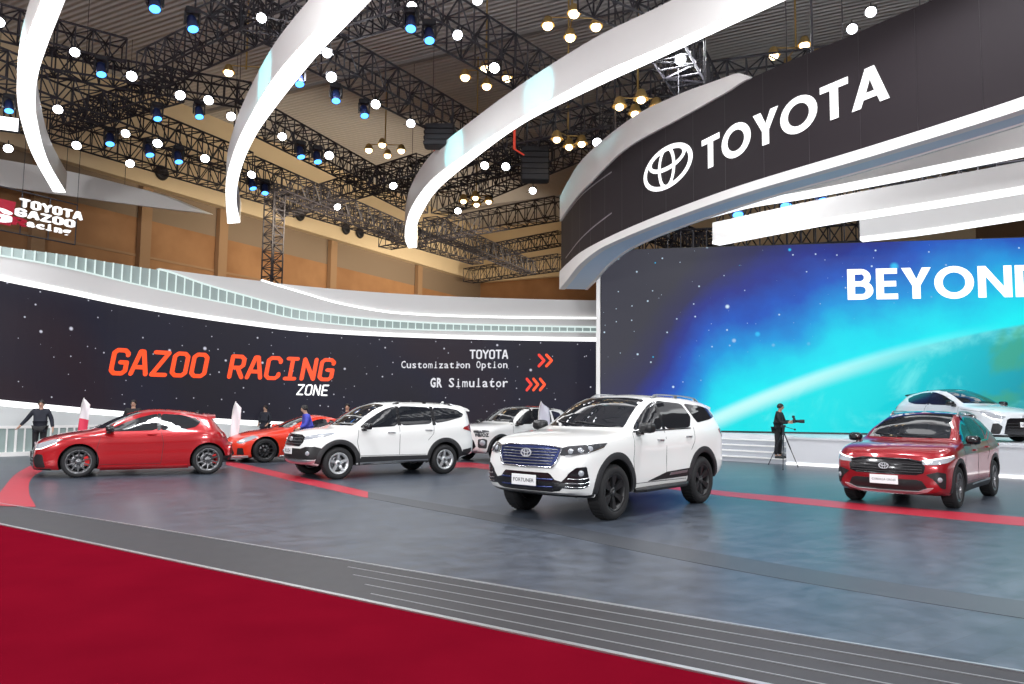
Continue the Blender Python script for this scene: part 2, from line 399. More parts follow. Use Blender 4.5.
class Car:
    def __init__(s, name, spec, pos, heading, label, paint, roof_paint=None, z=0.):
        s.sp = spec; s.root = empty(name, (pos[0], pos[1], z), math.atan2(heading[1], heading[0]), label, 'car')
        s.L = spec['L']; s.x0 = spec['fo']+spec['wb']/2           # X = x0 - s
        s.paint = paint; s.body(paint, roof_paint)
    # ---- skin
    def sec(s, q):
        f = s.fn; zt, zs, w, zb, wr, dr = (f[k](q) for k in ('zt', 'zs', 'w', 'zb', 'wr', 'dr'))
        ins = s.sp.get('ins', .04); tuck = s.sp.get('tuck', .05)
        P = [(0, zb), (w*.5, zb), (w-.11, zb)]
        for t, i in ((0, tuck), (.08, tuck*.5), (.2, .010), (.33, .0), (.45, .006), (.55, .008), (.66, .002), (.76, -.004), (.86, .002), (.94, ins*.4), (1, ins)): P.append((w-i, lerp(zb, zs, t)))
        ws = w-ins; zr = max(zt-dr, zs+.012)
        for t in (.12, .3, .5, .7, .88): P.append((lerp(ws, wr, t)+.022*math.sin(PI*t), lerp(zs, zr, t)))
        P.append((wr, zr))
        for t in (.12, .3, .5, .75, 1): P.append((wr*(1-t), zr+(zt-zr)*(1-(1-t)**2)))
        Q = [P[0]]+[tuple(.25*a+.5*b+.25*c for a, b, c in zip(P[i-1], P[i], P[i+1])) for i in range(1, len(P)-1)]+[P[-1]]
        Q[1] = P[1]
        return Q
    def shift(s, q, y, z):
        sp = s.sp; L = s.L; dx = 0.
        k = max(0, 1-q/.8)
        if k: dx -= s.nose(z)*k**1.3+sp.get('nc', .16)*(y/s.W)**2*max(0, 1-q/.9)
        k = max(0, 1-(L-q)/.6)
        if k: dx += s.tail(z)*k**1.3+sp.get('tc', .12)*(y/s.W)**2*k
        c, r = sp['cowl'], sp['roof']                     # windscreen wrapped in plan
        zs = s.fn['zs'](q)
        if z > zs:
            b = min(1, max(0, (q-c+.35)/.4))*min(1, max(0, (r+.7-q)/.7))
            dx -= .16*b*(y/.7)**2*min(1, (z-zs)/.12)
        return dx
    def body(s, paint, roof_paint):
        sp = s.sp; L = s.L
        s.fn = {k: pchip(sp[k]) for k in ('zt', 'zs', 'w', 'zb', 'wr', 'dr')}
        s.nose = pchip(sp['nose']); s.tail = pchip(sp['tail']); s.W = max(t[1] for t in sp['w'])
        st = [0, .012, .03, .06, .1, .15, .21, .28, .36, .45]
        x = .53
        while x < L-.5: st.append(x); x += .075
        st += [L-t for t in (.45, .36, .28, .21, .15, .1, .06, .03, .012, 0)]
        b = MB(); rings = []
        for q in st:
            S = s.sec(q)
            half = [V((s.x0-q+s.shift(q, y, z), y, z)) for y, z in S]
            rings.append(half+[V((p.x, -p.y, p.z)) for p in half[-2:0:-1]])
        n = len(rings[0]); H = (n+2)//2
        vs = [p for r in rings for p in r]; fs = []
        for j in range(len(rings)-1):
            for i in range(n): fs.append((j*n+i, j*n+(i+1) % n, (j+1)*n+(i+1) % n, (j+1)*n+i))
        b.add(vs, fs, 0, True)
        for ri, q in ((0, 0), (-1, L)):                    # nose and tail faces, several columns so they curve in plan
            r = rings[ri]; K = 10; rows = []
            for i in range(1, H-1):
                p, m_ = r[i], r[n-i]; row = []
                for k in range(K+1):
                    y = lerp(p.y, m_.y, k/K); row.append(V((s.x0-q+s.shift(q, y, p.z), y, p.z)))
                rows.append(row)
            b.grid(rows, 0, True)
            b.add([r[0]]+rows[0], [(0, k+1, k+2) for k in range(K)], 0, True)
            b.add([r[H-1]]+rows[-1], [(0, k+2, k+1) for k in range(K)], 0, True)
        me = b.mesh('body', [paint, 'liner'])
        bm = bmesh.new(); bm.from_mesh(me); bmesh.ops.remove_doubles(bm, verts=bm.verts, dist=.0004); bmesh.ops.recalc_face_normals(bm, faces=bm.faces)
        bm.to_mesh(me); s.bvh = BVHTree.FromBMesh(bm); bm.free()
        # wheel housings cut out of the skin
        c = MB(); R = sp['arch']
        for ax in (sp['fo'], sp['fo']+sp['wb']):
            for sg in (-1, 1):
                c.lathe([(.001, 0), (R, 0), (R, .75), (.001, .75)], (s.x0-ax, sg*(s.W-.36), sp['az']), (0, sg, 0), 40)
        cut = c.build('cutter', 'liner'); bmc = bmesh.new(); bmc.from_mesh(cut.data); bmesh.ops.remove_doubles(bmc, verts=bmc.verts, dist=.003); bmesh.ops.recalc_face_normals(bmc, faces=bmc.faces); bmc.to_mesh(cut.data); bmc.free()
        for p in cut.data.polygons: p.use_smooth = False
        o = bpy.data.objects.new('body', me); C.objects.link(o)
        md = o.modifiers.new('b', 'BOOLEAN'); md.object = cut; md.operation = 'DIFFERENCE'; md.solver = 'EXACT'; md.material_mode = 'TRANSFER'
        bpy.context.view_layer.update()
        new = bpy.data.meshes.new_from_object(o.evaluated_get(bpy.context.evaluated_depsgraph_get()))
        o.modifiers.clear(); o.data = new; new.name = 'body'
        try: new.set_sharp_from_angle(angle=math.radians(38))
        except Exception: pass
        bpy.data.objects.remove(cut)
        o.parent = s.root; s.bodyo = o
    # ---- projection of 2-D outlines on the skin
    def P_side(s, sg): return lambda a, b: (V((s.x0-a, sg*2.2, b)), V((0, -sg, 0)))
    def P_top(s): return lambda a, b: (V((s.x0-a, b, 3)), V((0, 0, -1)))
    def P_front(s): return lambda a, b: (V((s.x0+1.5, a, b)), V((-1, 0, 0)))
    def P_rear(s): return lambda a, b: (V((s.x0-s.L-1.5, a, b)), V((1, 0, 0)))
    AX = 1.0
    def P_wrap(s, rear=False):
        cx = s.x0-s.AX if not rear else s.x0-s.L+s.AX; k = -1 if rear else 1
        def f(a, b):
            d = V((k*math.cos(a), math.sin(a), 0)); return V((cx, 0, b))+d*4, -d
        return f
    def wrap(s, pts, rear=False):
        return [(math.atan2(y, s.AX-(q if not rear else s.L-q)), z) for q, y, z in pts]
    def mir(s, pts): return [(-a, b) for a, b in pts][::-1]
    def hit(s, pr, a, b):
        o, d = pr(a, b); h = s.bvh.ray_cast(o, d)
        if h[0] is None:
            h = s.bvh.find_nearest(o+d*(o.length*.55))
        n = h[1]
        if n.dot(d) > 0: n = -n
        return h[0], n, d
    def patch(s, name, pts, pr, m_, off=.006, step=.06, parent=None, thick=.012, holes=None, sy=None):
        bm = bmesh.new(); loops = [[V((a, b, 0)) for a, b in pts]]+([[V((a, b, 0)) for a, b in h] for h in holes] if holes else [])
        al = [v for l in loops for v in l]; bv = [bm.verts.new(v) for v in al]
        for t in geometry.tessellate_polygon(loops):
            try: bm.faces.new([bv[i] for i in t])
            except ValueError: pass
        for k, stp in ((0, step), (1, sy or step)):
            lo = min(v[k] for v in al); hi = max(v[k] for v in al); n = int((hi-lo)/stp)
            for i in range(1, n+1):
                co = V((0, 0, 0)); co[k] = lo+(hi-lo)*i/(n+1); no = V((0, 0, 0)); no[k] = 1
                bmesh.ops.bisect_plane(bm, geom=bm.verts[:]+bm.edges[:]+bm.faces[:], plane_co=co, plane_no=no, dist=1e-5)
        ins = {}
        for v in bm.verts:
            p, n, d = s.hit(pr, v.co.x, v.co.y); v.co = p+n*off; ins[v] = -n
        bmesh.ops.recalc_face_normals(bm, faces=bm.faces)
        # outward
        tot = sum((f.normal.dot(-ins[f.verts[0]]) for f in bm.faces))
        if tot < 0: bmesh.ops.reverse_faces(bm, faces=bm.faces)
        be = [e for e in bm.edges if len(e.link_faces) == 1]
        for e in be:
            a, b = e.verts; q = [bm.verts.new(v.co) for v in (a, b)]+[bm.verts.new(v.co+ins[v]*(thick+off)) for v in (b, a)]
            bm.faces.new(q)
        for f in bm.faces: f.smooth = True
        me = bpy.data.meshes.new(name); bm.to_mesh(me); bm.free(); me.materials.append(M[m_])
        o = bpy.data.objects.new(name, me); C.objects.link(o); o.parent = parent or s.root
        return o
    def both(s, name, pts, m_, kind='side', **k):
        out = []
        for sg in (1, -1):
            if kind == 'side': out.append(s.patch(name, pts, s.P_side(sg), m_, **k))
            else:
                w = s.wrap(pts, kind == 'tail'); out.append(s.patch(name, w if sg == 1 else s.mir(w), s.P_wrap(kind == 'tail'), m_, **k))
        return out
    def centre(s, name, half, m_, kind='wrap', **k):
        """half outline on the left side from bottom centre out to top centre (s,y,z); mirrored"""
        if kind in ('wrap', 'tail'):
            w = s.wrap(half, kind == 'tail'); pr = s.P_wrap(kind == 'tail')
        elif kind == 'front': w = half; pr = s.P_front()
        else: w = half; pr = s.P_rear()
        return s.patch(name, w+s.mir(w), pr, m_, **k)
    def band(s, name, c, r0, r1, a0, a1, sg, m_, off=.012, thick=.03, nr=4, na=26):
        """flared ring over a wheel opening"""
        pr = s.P_side(sg); g = []
        for j in range(nr+1):
            row = []
            for i in range(na+1):
                a = math.radians(lerp(a0, a1, i/na)); r = lerp(r0, r1, j/nr)
                p, n, d = s.hit(pr, c[0]+r*math.cos(a), c[1]+r*math.sin(a)); e = off*(1 if 0 < j < nr else .55)
                row.append(V((s.x0-(c[0]+r*math.cos(a)), p.y+sg*e, c[1]+r*math.sin(a))))
            g.append(row)
        b = MB(); b.grid(g, 0, True)
        for row in (g[0], g[-1]): b.grid([row, [p-V((0, sg*thick, 0)) for p in row]], 0, True)
        return b.build(name, m_, s.root)
    def seam(s, pts, sg, closed=False):
        pr = s.P_side(sg); P = []
        pts = [pts[0]]+[(lerp(a[0], b[0], k/6), lerp(a[1], b[1], k/6)) for a, b in zip(pts, pts[1:]) for k in range(1, 7)]
        for a, b in pts: p, n, d = s.hit(pr, a, b); P.append((p, n))
        return P
    def seams(s, lists):
        for sg in (1, -1):
            b = MB()
            for pts in lists:
                P = s.seam(pts, sg)
                secs = []
                for i, (p, n) in enumerate(P):
                    t = (P[min(i+1, len(P)-1)][0]-P[max(i-1, 0)][0]).normalized(); w = t.cross(n).normalized()*.0045
                    secs.append([p+w+n*.0022, p-w+n*.0022, p-w-n*.004, p+w-n*.004])
                b.sweep(secs, 0)
            b.build('door_seam', 'ink', s.root)
    def wheels(s, tw, rr, style, mats, caliper=False):
        sp = s.sp; R = sp['R']; t, r, d, k, cp = wheel_meshes(R, tw, rr, style, mats)
        for ax in (sp['fo'], sp['fo']+sp['wb']):
            for sg in (1, -1):
                w = bpy.data.objects.new('wheel', r); C.objects.link(w); w.parent = s.root
                w.location = (s.x0-ax, sg*(sp['tr']/2), R); w.rotation_euler = (0, 0, 0 if sg == 1 else PI)
                for nm, me in (('tire', t), ('brake_disc', d), ('wheel_cap', cp))+((('brake_caliper', k),) if caliper else ()):
                    o = bpy.data.objects.new(nm, me); C.objects.link(o); o.parent = w
    def handles(s, spots, m_):
        for sg in (1, -1):
            for q, z in spots:
                p, n, d = s.hit(s.P_side(sg), q, z); b = MB(); secs = []
                for i in range(7):
                    t = i/6; e = math.sin(PI*min(1, max(0, t)))**.5*.032 if 0 < t < 1 else 0.0
                    c = V((p.x+.10-.2*t, p.y+sg*(e-.002), z+.004*(1-t)))
                    secs.append([c+V((0, sg*.010, .013)), c+V((0, sg*.010, -.013)), c+V((0, -sg*.008, -.013)), c+V((0, -sg*.008, .013))])
                b.sweep(secs, 0); b.build('door_handle', m_, s.root)
    def mirrors(s, q, z, m_, base_m='black_plastic', sz=1.):
        for sg in (1, -1):
            p, n, d = s.hit(s.P_side(sg), q, z); y = abs(p.y); b = MB()
            c = V((p.x+.03, sg*(y+.135*sz), z+.075*sz)); secs = []
            for dx, k in ((.085, .35), (.065, .72), (.02, .97), (-.05, 1), (-.085, .96)):
                loop = []
                for i in range(14):
                    a = 2*PI*i/14; cy, cz = math.cos(a), math.sin(a)
                    yy = .115*sz*k*(abs(cy)**.6)*(1 if cy >= 0 else -1); zz = .078*sz*k*(abs(cz)**.6)*(1 if cz >= 0 else -1)
                    loop.append(c+V((dx*sz, sg*yy, zz)))
                secs.append(loop)
            b.sweep(secs, 0, smooth=True); o = b.build('side_mirror', m_, s.root)
            a = MB(); a.sweep([[V((p.x+.05+u, sg*(y-.03+e), z-.005+v)) for u, v in ((.04, -.02), (.04, .02), (-.04, .02), (-.04, -.02))] for e in (0, .06, .13)], 0); a.build('mirror_arm', base_m, o)
            g = MB(); g.add([c+V((-.087*sz, sg*yy*sz, zz*sz)) for yy, zz in ((-.09, -.055), (.09, -.055), (.095, .055), (-.095, .055))], [(0, 1, 2, 3)]); g.build('mirror_glass', 'chrome', o)
    def plate(s, z, txt, w=.42, h=.13, front=True, y=0., dx=.02, tilt=0):
        p, n, d = s.hit(s.P_front() if front else s.P_rear(), y, z); k = 1 if front else -1
        x = p.x+k*dx; b = MB(); b.bevbox((x, y, z), (.012, w, h), .004); o = b.build('number_plate', 'plate_white', s.root)
        if txt:
            t, tw = font_text(txt, .012); sc = min(w*.84/tw, h*.62/.72)
            letters(t, lambda u, v: (x+k*.0068, y+k*(-(tw*sc)/2+u*sc)*1, z-.36*sc+v*sc), 'plate_lettering', 'ink', o)
        return o
    def emblem(s, z, r, m_='chrome', y=0., dx=.012):
        p, n, d = s.hit(s.P_front(), y, z); x = p.x+dx
        return letters(emblem2(.10), lambda u, v: (x, y+u*r, z+v*r), 'emblem', 'emblem_silver', s.root, .012)
    def rails(s, s0, s1, yk, m_, h=.05):
        for sg in (1, -1):
            b = MB(); P = []
            for i in range(15):
                t = i/14; q = lerp(s0, s1, t); y = s.fn['wr'](q)*yk; p, n, d = s.hit(s.P_top(), q, sg*y)
                P.append(p+V((0, 0, h*min(1, t/.08, (1-t)/.08)-.006)))
            b.sweep([[p+V((0, .018, 0)), p+V((0, .010, .022)), p+V((0, -.010, .022)), p+V((0, -.018, 0))] for p in P], 0, smooth=False)
            for i in (1, 7, 13): b.box(P[i]-V((0, 0, h/2)), (.09, .022, h))
            b.build('roof_rail', m_, s.root)
    def spoiler(s, q, wk, dep, m_, rise=.0, th=.035):
        P = []; n = 13
        for i in range(n):
            y = lerp(-1, 1, i/(n-1))*s.fn['wr'](q)*wk; p, nn, d = s.hit(s.P_top(), q, y)
            P.append(p)
        secs = []
        for p in P:
            k = 1-.12*(p.y/.6)**2
            secs.append([p+V((.06, 0, .004)), p+V((0, 0, .016)), p+V((-dep*k, 0, rise-.012)), p+V((-dep*k, 0, rise-.012-th)), p+V((.0, 0, -.06))])
        b = MB(); b.sweep(secs, 0, smooth=False); return b.build('roof_spoiler', m_, s.root)
    def bars(s, name, pts_list, m_, r=.010, kind='wrap', off=.014, parent=None):
        """thin round bars lying on the skin through (s,y,z) points; those not crossing the centre line come in pairs"""
        pr = s.P_wrap(kind == 'tail')
        for pts in pts_list:
            w = s.wrap(pts, kind == 'tail')
            for w in ([s.mir(w)[:-1]+w] if abs(w[0][0]) < 1e-6 else [w, s.mir(w)]):
                W = [w[0]]+[(lerp(p[0], q[0], k/5), lerp(p[1], q[1], k/5)) for p, q in zip(w, w[1:]) for k in range(1, 6)]
                P = []; b = MB()
                for a, z in W: p, n, d = s.hit(pr, a, z); P.append(p+n*off)
                secs = []
                for i, p in enumerate(P):
                    x, y = basis(P[min(i+1, len(P)-1)]-P[max(i-1, 0)]); secs.append([p+x*(r*math.cos(k*PI/3))+y*(r*math.sin(k*PI/3)) for k in range(6)])
                b.sweep(secs, 0, smooth=True); b.build(name, m_, parent or s.root)
    def screen(s, z0, z1, m_='dark_glass', inset=.07, step=.07):
        """windscreen outline taken from the pillar line of the skin"""
        q0, q1 = s.sp['cowl']-.1, s.sp['roof']+.15; f = s.fn; L_ = []
        for k in range(9):
            z = lerp(z0, z1, k/8); q = q0
            while q < q1 and f['zt'](q)-f['dr'](q) < z: q += .01
            L_.append((f['wr'](q)-inset, z))
        zt_ = L_[-1][1]+.035
        pts = L_+[(L_[-1][0]-.05, zt_-.01), (L_[-1][0]*.5, zt_+.012)]
        o = s.patch('windshield', pts+[(-a, z) for a, z in pts[::-1]], s.P_front(), m_, step=step, off=.004)
        return o
    def window(s, pts, m_='dark_glass', gap=.05):
        """side glass, rounded, kept below the roof rail and pillar line"""
        P = rnd(pts, .1, 2); Q = [P[0]]+[tuple(lerp(a[i], c_[i], k/3) for i in (0, 1)) for a, c_ in zip(P, P[1:]+P[:1]) for k in (1, 2, 3)][:-1]
        f = s.fn; e = lambda q: q-.17*min(1, max(0, (s.sp['roof']+.7-q)/.7)); Q = [(q, min(z, f['zt'](e(q))-f['dr'](e(q))-gap)) for q, z in Q]
        O = []
        for p in Q:
            if not O or abs(p[0]-O[-1][0])+abs(p[1]-O[-1][1]) > .004: O.append(p)
        return s.both('side_window', O, m_, off=.005, step=.1)
    def antenna(s, q, m_):
        p, n, d = s.hit(s.P_top(), q, 0); b = MB()
        b.sweep([[p+V((.08, 0, -.01)), p+V((.08, 0, -.01)), p+V((.08, 0, -.01))], [p+V((.02, .025, -.01)), p+V((.02, 0, .03)), p+V((.02, -.025, -.01))], [p+V((-.05, .02, -.01)), p+V((-.05, 0, .065)), p+V((-.05, -.02, -.01))], [p+V((-.075, .006, -.01)), p+V((-.075, 0, .05)), p+V((-.075, -.006, -.01))]], 0)
        b.build('antenna', m_, s.root)
    def wipers(s, q, z):
        b = MB()
        for y0, y1 in ((.42, -.12), (-.05, -.55)):
            pts = []
            for k in range(7):
                t = k/6; p, n, d = s.hit(s.P_front(), lerp(y0, y1, t), z+.05*t); pts.append(p+n*.018)
            b.path(pts, .008, 5)
        b.build('windscreen_wiper', 'black_plastic', s.root)

def place(front_px, rear_px, spec, hd=None, z=0.):
    """centre and heading from the two visible (left-hand) tyre contact points"""
    a, b = atz(*front_px, z), atz(*rear_px, z); h = (a-b); h.z = 0; h.normalize()
    if hd: h = V((hd[0], hd[1], 0)).normalized()
    mid = (a+b)/2; n = V((-h.y, h.x, 0))                   # left-hand normal
    c = mid-n*(spec['tr']/2+.02)
    return (c.x, c.y), (h.x, h.y), (a-b).length

# ------------------------------------------------------------------ big white ladder-frame SUV
BIG = dict(L=4.76, fo=.945, wb=2.745, R=.392, arch=.475, az=.41, tr=1.56, cowl=1.18, roof=2.1,
 zt=[(0, 1.07), (.05, 1.115), (.2, 1.16), (.6, 1.215), (1.0, 1.25), (1.18, 1.27), (1.62, 1.52), (2.02, 1.72), (2.3, 1.79), (2.8, 1.825), (3.5, 1.815), (4.2, 1.765), (4.46, 1.72), (4.56, 1.65), (4.66, 1.33), (4.72, 1.13), (4.76, 1.03)],
 zs=[(0, .98), (.2, 1.06), (.6, 1.13), (1.2, 1.18), (1.4, 1.195), (2.5, 1.225), (3.3, 1.25), (3.7, 1.29), (4.25, 1.32), (4.56, 1.25), (4.76, .98)],
 w=[(0, .80), (.06, .855), (.2, .90), (.5, .93), (1, .93), (2.3, .905), (3.7, .93), (4.4, .91), (4.66, .85), (4.76, .80)],
 wr=[(0, .66), (.2, .75), (.6, .79), (1.15, .79), (1.38, .76), (2.0, .67), (2.6, .64), (4.2, .62), (4.5, .61), (4.66, .68), (4.76, .70)],
 dr=[(0, .03), (1.2, .03), (1.5, .05), (2.0, .055), (4.5, .055), (4.76, .03)],
 zb=[(0, .42), (.3, .34), (.7, .34), (4.0, .38), (4.5, .46), (4.76, .5)],
 nose=[(.3, .14), (.42, .04), (.55, 0), (.72, .0), (1.0, .06), (1.15, .12)], tail=[(.4, .05), (.6, 0), (1.0, .02), (1.3, .0)], nc=.20, tc=.12)
pos, hd, wl = place((607, 520.5), (699, 502), BIG, (-.645, -.764))
print('big', hd, wl)
c = Car('sport_utility_vehicle', BIG, pos, hd, 'large white SUV with black wheels and a blue-reflecting grille, nearest car to the camera', 'white_paint')
fo = BIG['fo']; wbx = fo+BIG['wb']
c.wheels(.27, .262, (6, .06, .075, .13), ['rim_black'])
for ax, a0, a1 in ((fo, -6, 188), (wbx, -6, 186)):
    for sg in (1, -1): c.band('wheel_arch_trim', (ax, .41), .455, .555, a0, a1, sg, 'cladding', .018)
c.screen(1.30, 1.715)
FR = [(1.52, 1.255), (2.40, 1.268), (2.38, 1.70), (2.18, 1.70), (1.9, 1.56)]
MD = [(2.49, 1.27), (3.28, 1.285), (3.44, 1.46), (3.32, 1.68), (2.48, 1.72)]
RR = [(3.52, 1.46), (3.60, 1.36), (4.08, 1.41), (4.36, 1.46), (4.30, 1.60), (3.90, 1.655), (3.42, 1.68)]
for p in (FR, MD, RR): c.window(p, gap=.045)
c.both('pillar_trim', [(2.40, 1.268), (2.49, 1.27), (2.48, 1.71), (2.38, 1.70)], 'gloss_black', off=.004)
c.both('window_trim', [(1.46, 1.228), (3.30, 1.262), (3.30, 1.283), (2.4, 1.266), (1.5, 1.25)], 'chrome', off=.008)
c.patch('rear_window', rnd([(-.58, 1.64), (.58, 1.64), (.68, 1.32), (-.68, 1.32)], .12, 1), c.P_rear(), 'dark_glass')
g = c.centre('grille', [(0, 0, .765), (0, .44, .77), (.03, .50, .84), (.06, .585, 1.0), (.06, .58, 1.04), (.02, .4, 1.055), (0, 0, 1.06)], 'blue_reflect_mesh', off=.008, step=.05)
c.bars('grille_bar', [[(0, 0, z), (.02, .3, z), (.05, .40+(z-.77)*.55, z)] for z in (.805, .845, .885, .925, .965, 1.005)], 'rim_grey', .009, parent=g)
c.bars('grille_surround', [[(0, 0, 1.064), (.02, .4, 1.06), (.06, .595, 1.03)], [(0, 0, .76), (0, .46, .765)], [(.03, .46, .765), (.05, .53, .86), (.06, .60, 1.03)]], 'chrome', .013)
c.both('headlight', rnd([(.05, .585, 1.03), (.06, .56, .93), (.12, .70, .925), (.28, .86, .965), (.62, .93, 1.05), (.72, .93, 1.10), (.55, .91, 1.095), (.25, .85, 1.075), (.1, .70, 1.06)], .12, 1), 'lamp_dark', 'wrap', off=.008, step=.05)
for q in ((.13, .70, .99), (.22, .80, 1.01), (.36, .875, 1.03)):
    for sg in (1, -1):
        (t, z), = c.wrap([q]); p, n, d = c.hit(c.P_wrap(), sg*t, z)
        b = MB(); b.lathe([(.001, .022), (.022, .02), (.036, .012), (.042, 0), (.042, -.02)], p, n, 14); b.build('headlight_lens', 'lamp_lens', c.root)
c.both('headlight_trim', [(.09, .64, .932), (.12, .70, .938), (.28, .86, .978), (.62, .925, 1.06), (.62, .93, 1.045), (.28, .86, .962), (.12, .70, .918), (.09, .64, .912)], 'chrome', 'wrap', off=.014)
c.both('corner_vent', rnd([(.10, .66, .655), (.10, .68, .69), (.16, .77, .775), (.27, .86, .79), (.31, .88, .60), (.30, .875, .52), (.22, .83, .49), (.12, .70, .485), (.07, .60, .49), (.07, .58, .57)], .08, 1), 'gloss_black', 'wrap', off=.007, step=.05)
c.bars('vent_trim', [[(.09, .64, .515), (.22, .83, .51), (.30, .87, .535)], [(.09, .64, .56), (.22, .83, .56), (.30, .875, .58)], [(.10, .68, .62), (.2, .81, .62), (.30, .875, .635)]], 'chrome', .008)
for q in ((.22, .80, .70),):
    for sg in (1, -1):
        (t, z), = c.wrap([q]); p, n, d = c.hit(c.P_wrap(), sg*t, z); b = MB(); b.lathe([(.001, .014), (.035, .012), (.045, 0), (.045, -.01)], p, n, 16); b.build('fog_lamp', 'lamp_lens', c.root)
c.centre('lower_intake', [(0, 0, .43), (0, .46, .43), (.03, .58, .45), (.07, .60, .49), (.07, .60, .575), (.02, .50, .60), (.0, .44, .665), (0, .40, .69), (0, 0, .69)], 'gloss_black', off=.006, step=.05)
c.bars('intake_bar', [[(0, 0, z), (.02, .3, z), (.04, .46, z)] for z in (.50, .60)], 'blue_reflect_mesh', .012)
c.centre('bumper_lip', [(.0, 0, .345), (.02, .5, .345), (.22, .82, .36), (.42, .90, .37), (.42, .90, .40), (.22, .84, .39), (.02, .5, .38), (.0, 0, .38)], 'black_plastic', off=.006)
c.plate(.575, 'FORTUNER', .44, .15, dx=.03); c.emblem(.955, .125, dx=.03)
c.both('tail_light', rnd([(c.L-.03, .70, 1.24), (c.L-.03, .72, 1.12), (c.L-.20, .88, 1.10), (c.L-.40, .92, 1.18), (c.L-.44, .92, 1.25), (c.L-.20, .86, 1.26)], .1, 1), 'tail_red', 'tail', off=.008)
for sg in (1, -1):
    b = MB(); secs = []
    for i in range(9):
        q = lerp(fo+.54, wbx-.54, i/8); e = min(1, i/.8, (8-i)/.8)*.07; x = c.x0-q
        secs.append([V((x, sg*.82, .415)), V((x, sg*(.90+e), .41)), V((x, sg*(.915+e), .385)), V((x, sg*(.90+e), .345)), V((x, sg*.82, .35))])
    b.sweep(secs, 0); b.build('side_step', 'black_plastic', c.root)
c.both('door_moulding', [(1.86, .49), (2.45, .60), (3.18, .625), (3.12, .50)], 'black_plastic', off=.012)
c.both('moulding_insert', [(2.52, .545), (2.56, .585), (3.10, .60), (3.07, .56)], 'silver', off=.018)
c.handles([(2.26, 1.10), (3.18, 1.135)], 'silver'); c.mirrors(1.64, 1.225, 'black_plastic', sz=1.05); c.rails(2.5, 4.2, .90, 'silver', .04)
c.seams([[(1.46, .49), (1.42, .85), (1.46, 1.22)], [(2.44, .46), (2.44, 1.26)], [(3.25, .92), (3.36, 1.06), (3.40, 1.28)], [(1.46, .48), (3.1, .46)]])
c.wipers(1.26, 1.32); c.spoiler(4.46, 1., .17, 'white_paint')

# ------------------------------------------------------------------ white compact SUV
RUSH = dict(L=4.435, fo=.79, wb=2.685, R=.342, arch=.42, az=.35, tr=1.455, cowl=.9, roof=1.85,
 zt=[(0, .95), (.05, .985), (.2, 1.02), (.5, 1.065), (.78, 1.09), (.92, 1.11), (1.4, 1.40), (1.76, 1.585), (2.1, 1.66), (2.8, 1.69), (3.5, 1.67), (4.0, 1.63), (4.2, 1.60), (4.27, 1.52), (4.36, 1.2), (4.40, 1.0), (4.435, .88)],
 zs=[(0, .87), (.2, .94), (.6, .99), (1.1, 1.04), (2, 1.08), (3, 1.13), (3.6, 1.17), (4.1, 1.22), (4.3, 1.1), (4.435, .82)],
 w=[(0, .66), (.06, .72), (.2, .79), (.5, .845), (1, .848), (2.3, .83), (3.6, .848), (4.1, .83), (4.35, .77), (4.435, .70)],
 wr=[(0, .55), (.2, .64), (.6, .70), (.88, .71), (1.1, .69), (1.75, .605), (2.5, .585), (4.0, .565), (4.25, .56), (4.435, .60)],
 dr=[(0, .025), (.85, .03), (1.15, .045), (1.8, .05), (4.2, .05), (4.435, .025)],
 zb=[(0, .33), (.3, .27), (.7, .28), (3.7, .30), (4.1, .38), (4.435, .45)],
 nose=[(.3, .10), (.42, .01), (.55, 0), (.70, .02), (.90, .09), (1.05, .15)], tail=[(.4, .03), (.6, 0), (1.0, .02), (1.3, 0)], nc=.24, tc=.14)
pos, hd, wl = place((337.5, 479.2), (442.5, 473.8), RUSH)
print('rush', hd, wl)
c = Car('compact_sport_utility_vehicle', RUSH, pos, hd, 'white compact SUV with black sill cladding and silver five-spoke wheels, left of the largest SUV', 'white_paint')
fo = RUSH['fo']; wbx = fo+RUSH['wb']
c.wheels(.22, .225, (5, .075, .07, 0), ['rim_silver'])
for ax in (fo, wbx):
    for sg in (1, -1): c.band('wheel_arch_trim', (ax, .35), .405, .505, -8, 188, sg, 'cladding', .016)
c.screen(1.14, 1.575)
for p in ([(1.26, 1.085), (2.22, 1.125), (2.22, 1.58), (1.92, 1.57), (1.50, 1.36)], [(2.30, 1.138), (3.12, 1.175), (3.14, 1.565), (2.30, 1.582)], [(3.22, 1.19), (3.50, 1.225), (3.98, 1.33), (4.05, 1.40), (3.90, 1.50), (3.62, 1.545), (3.22, 1.56)]):
    c.window(p)
for a in (2.22, 3.13): c.both('pillar_trim', [(a, 1.14), (a+.09, 1.145), (a+.09, 1.57), (a, 1.578)], 'gloss_black', off=.004)
c.patch('rear_window', rnd([(-.52, 1.56), (.52, 1.56), (.60, 1.22), (-.60, 1.22)], .12, 1), c.P_rear(), 'dark_glass')
g = c.centre('grille', [(0, 0, .70), (0, .42, .70), (.05, .50, .78), (.06, .53, .90), (.03, .40, .945), (0, 0, .955)], 'gloss_black', off=.008, step=.06)
c.bars('grille_bar', [[(0, 0, z), (.02, .25, z), (.05, .46, z)] for z in (.75, .81, .87)], 'rim_grey', .012, parent=g)
c.both('headlight', rnd([(.05, .52, .905), (.06, .53, .835), (.15, .66, .835), (.40, .80, .90), (.72, .845, .99), (.60, .83, 1.0), (.30, .76, .965)], .1, 1), 'lamp_lens', 'wrap', off=.008, step=.05)
c.both('daytime_lamp', [(.08, .56, .835), (.16, .66, .842), (.40, .80, .905), (.40, .80, .892), (.16, .66, .828), (.08, .56, .822)], 'led_lamp', 'wrap', off=.013)
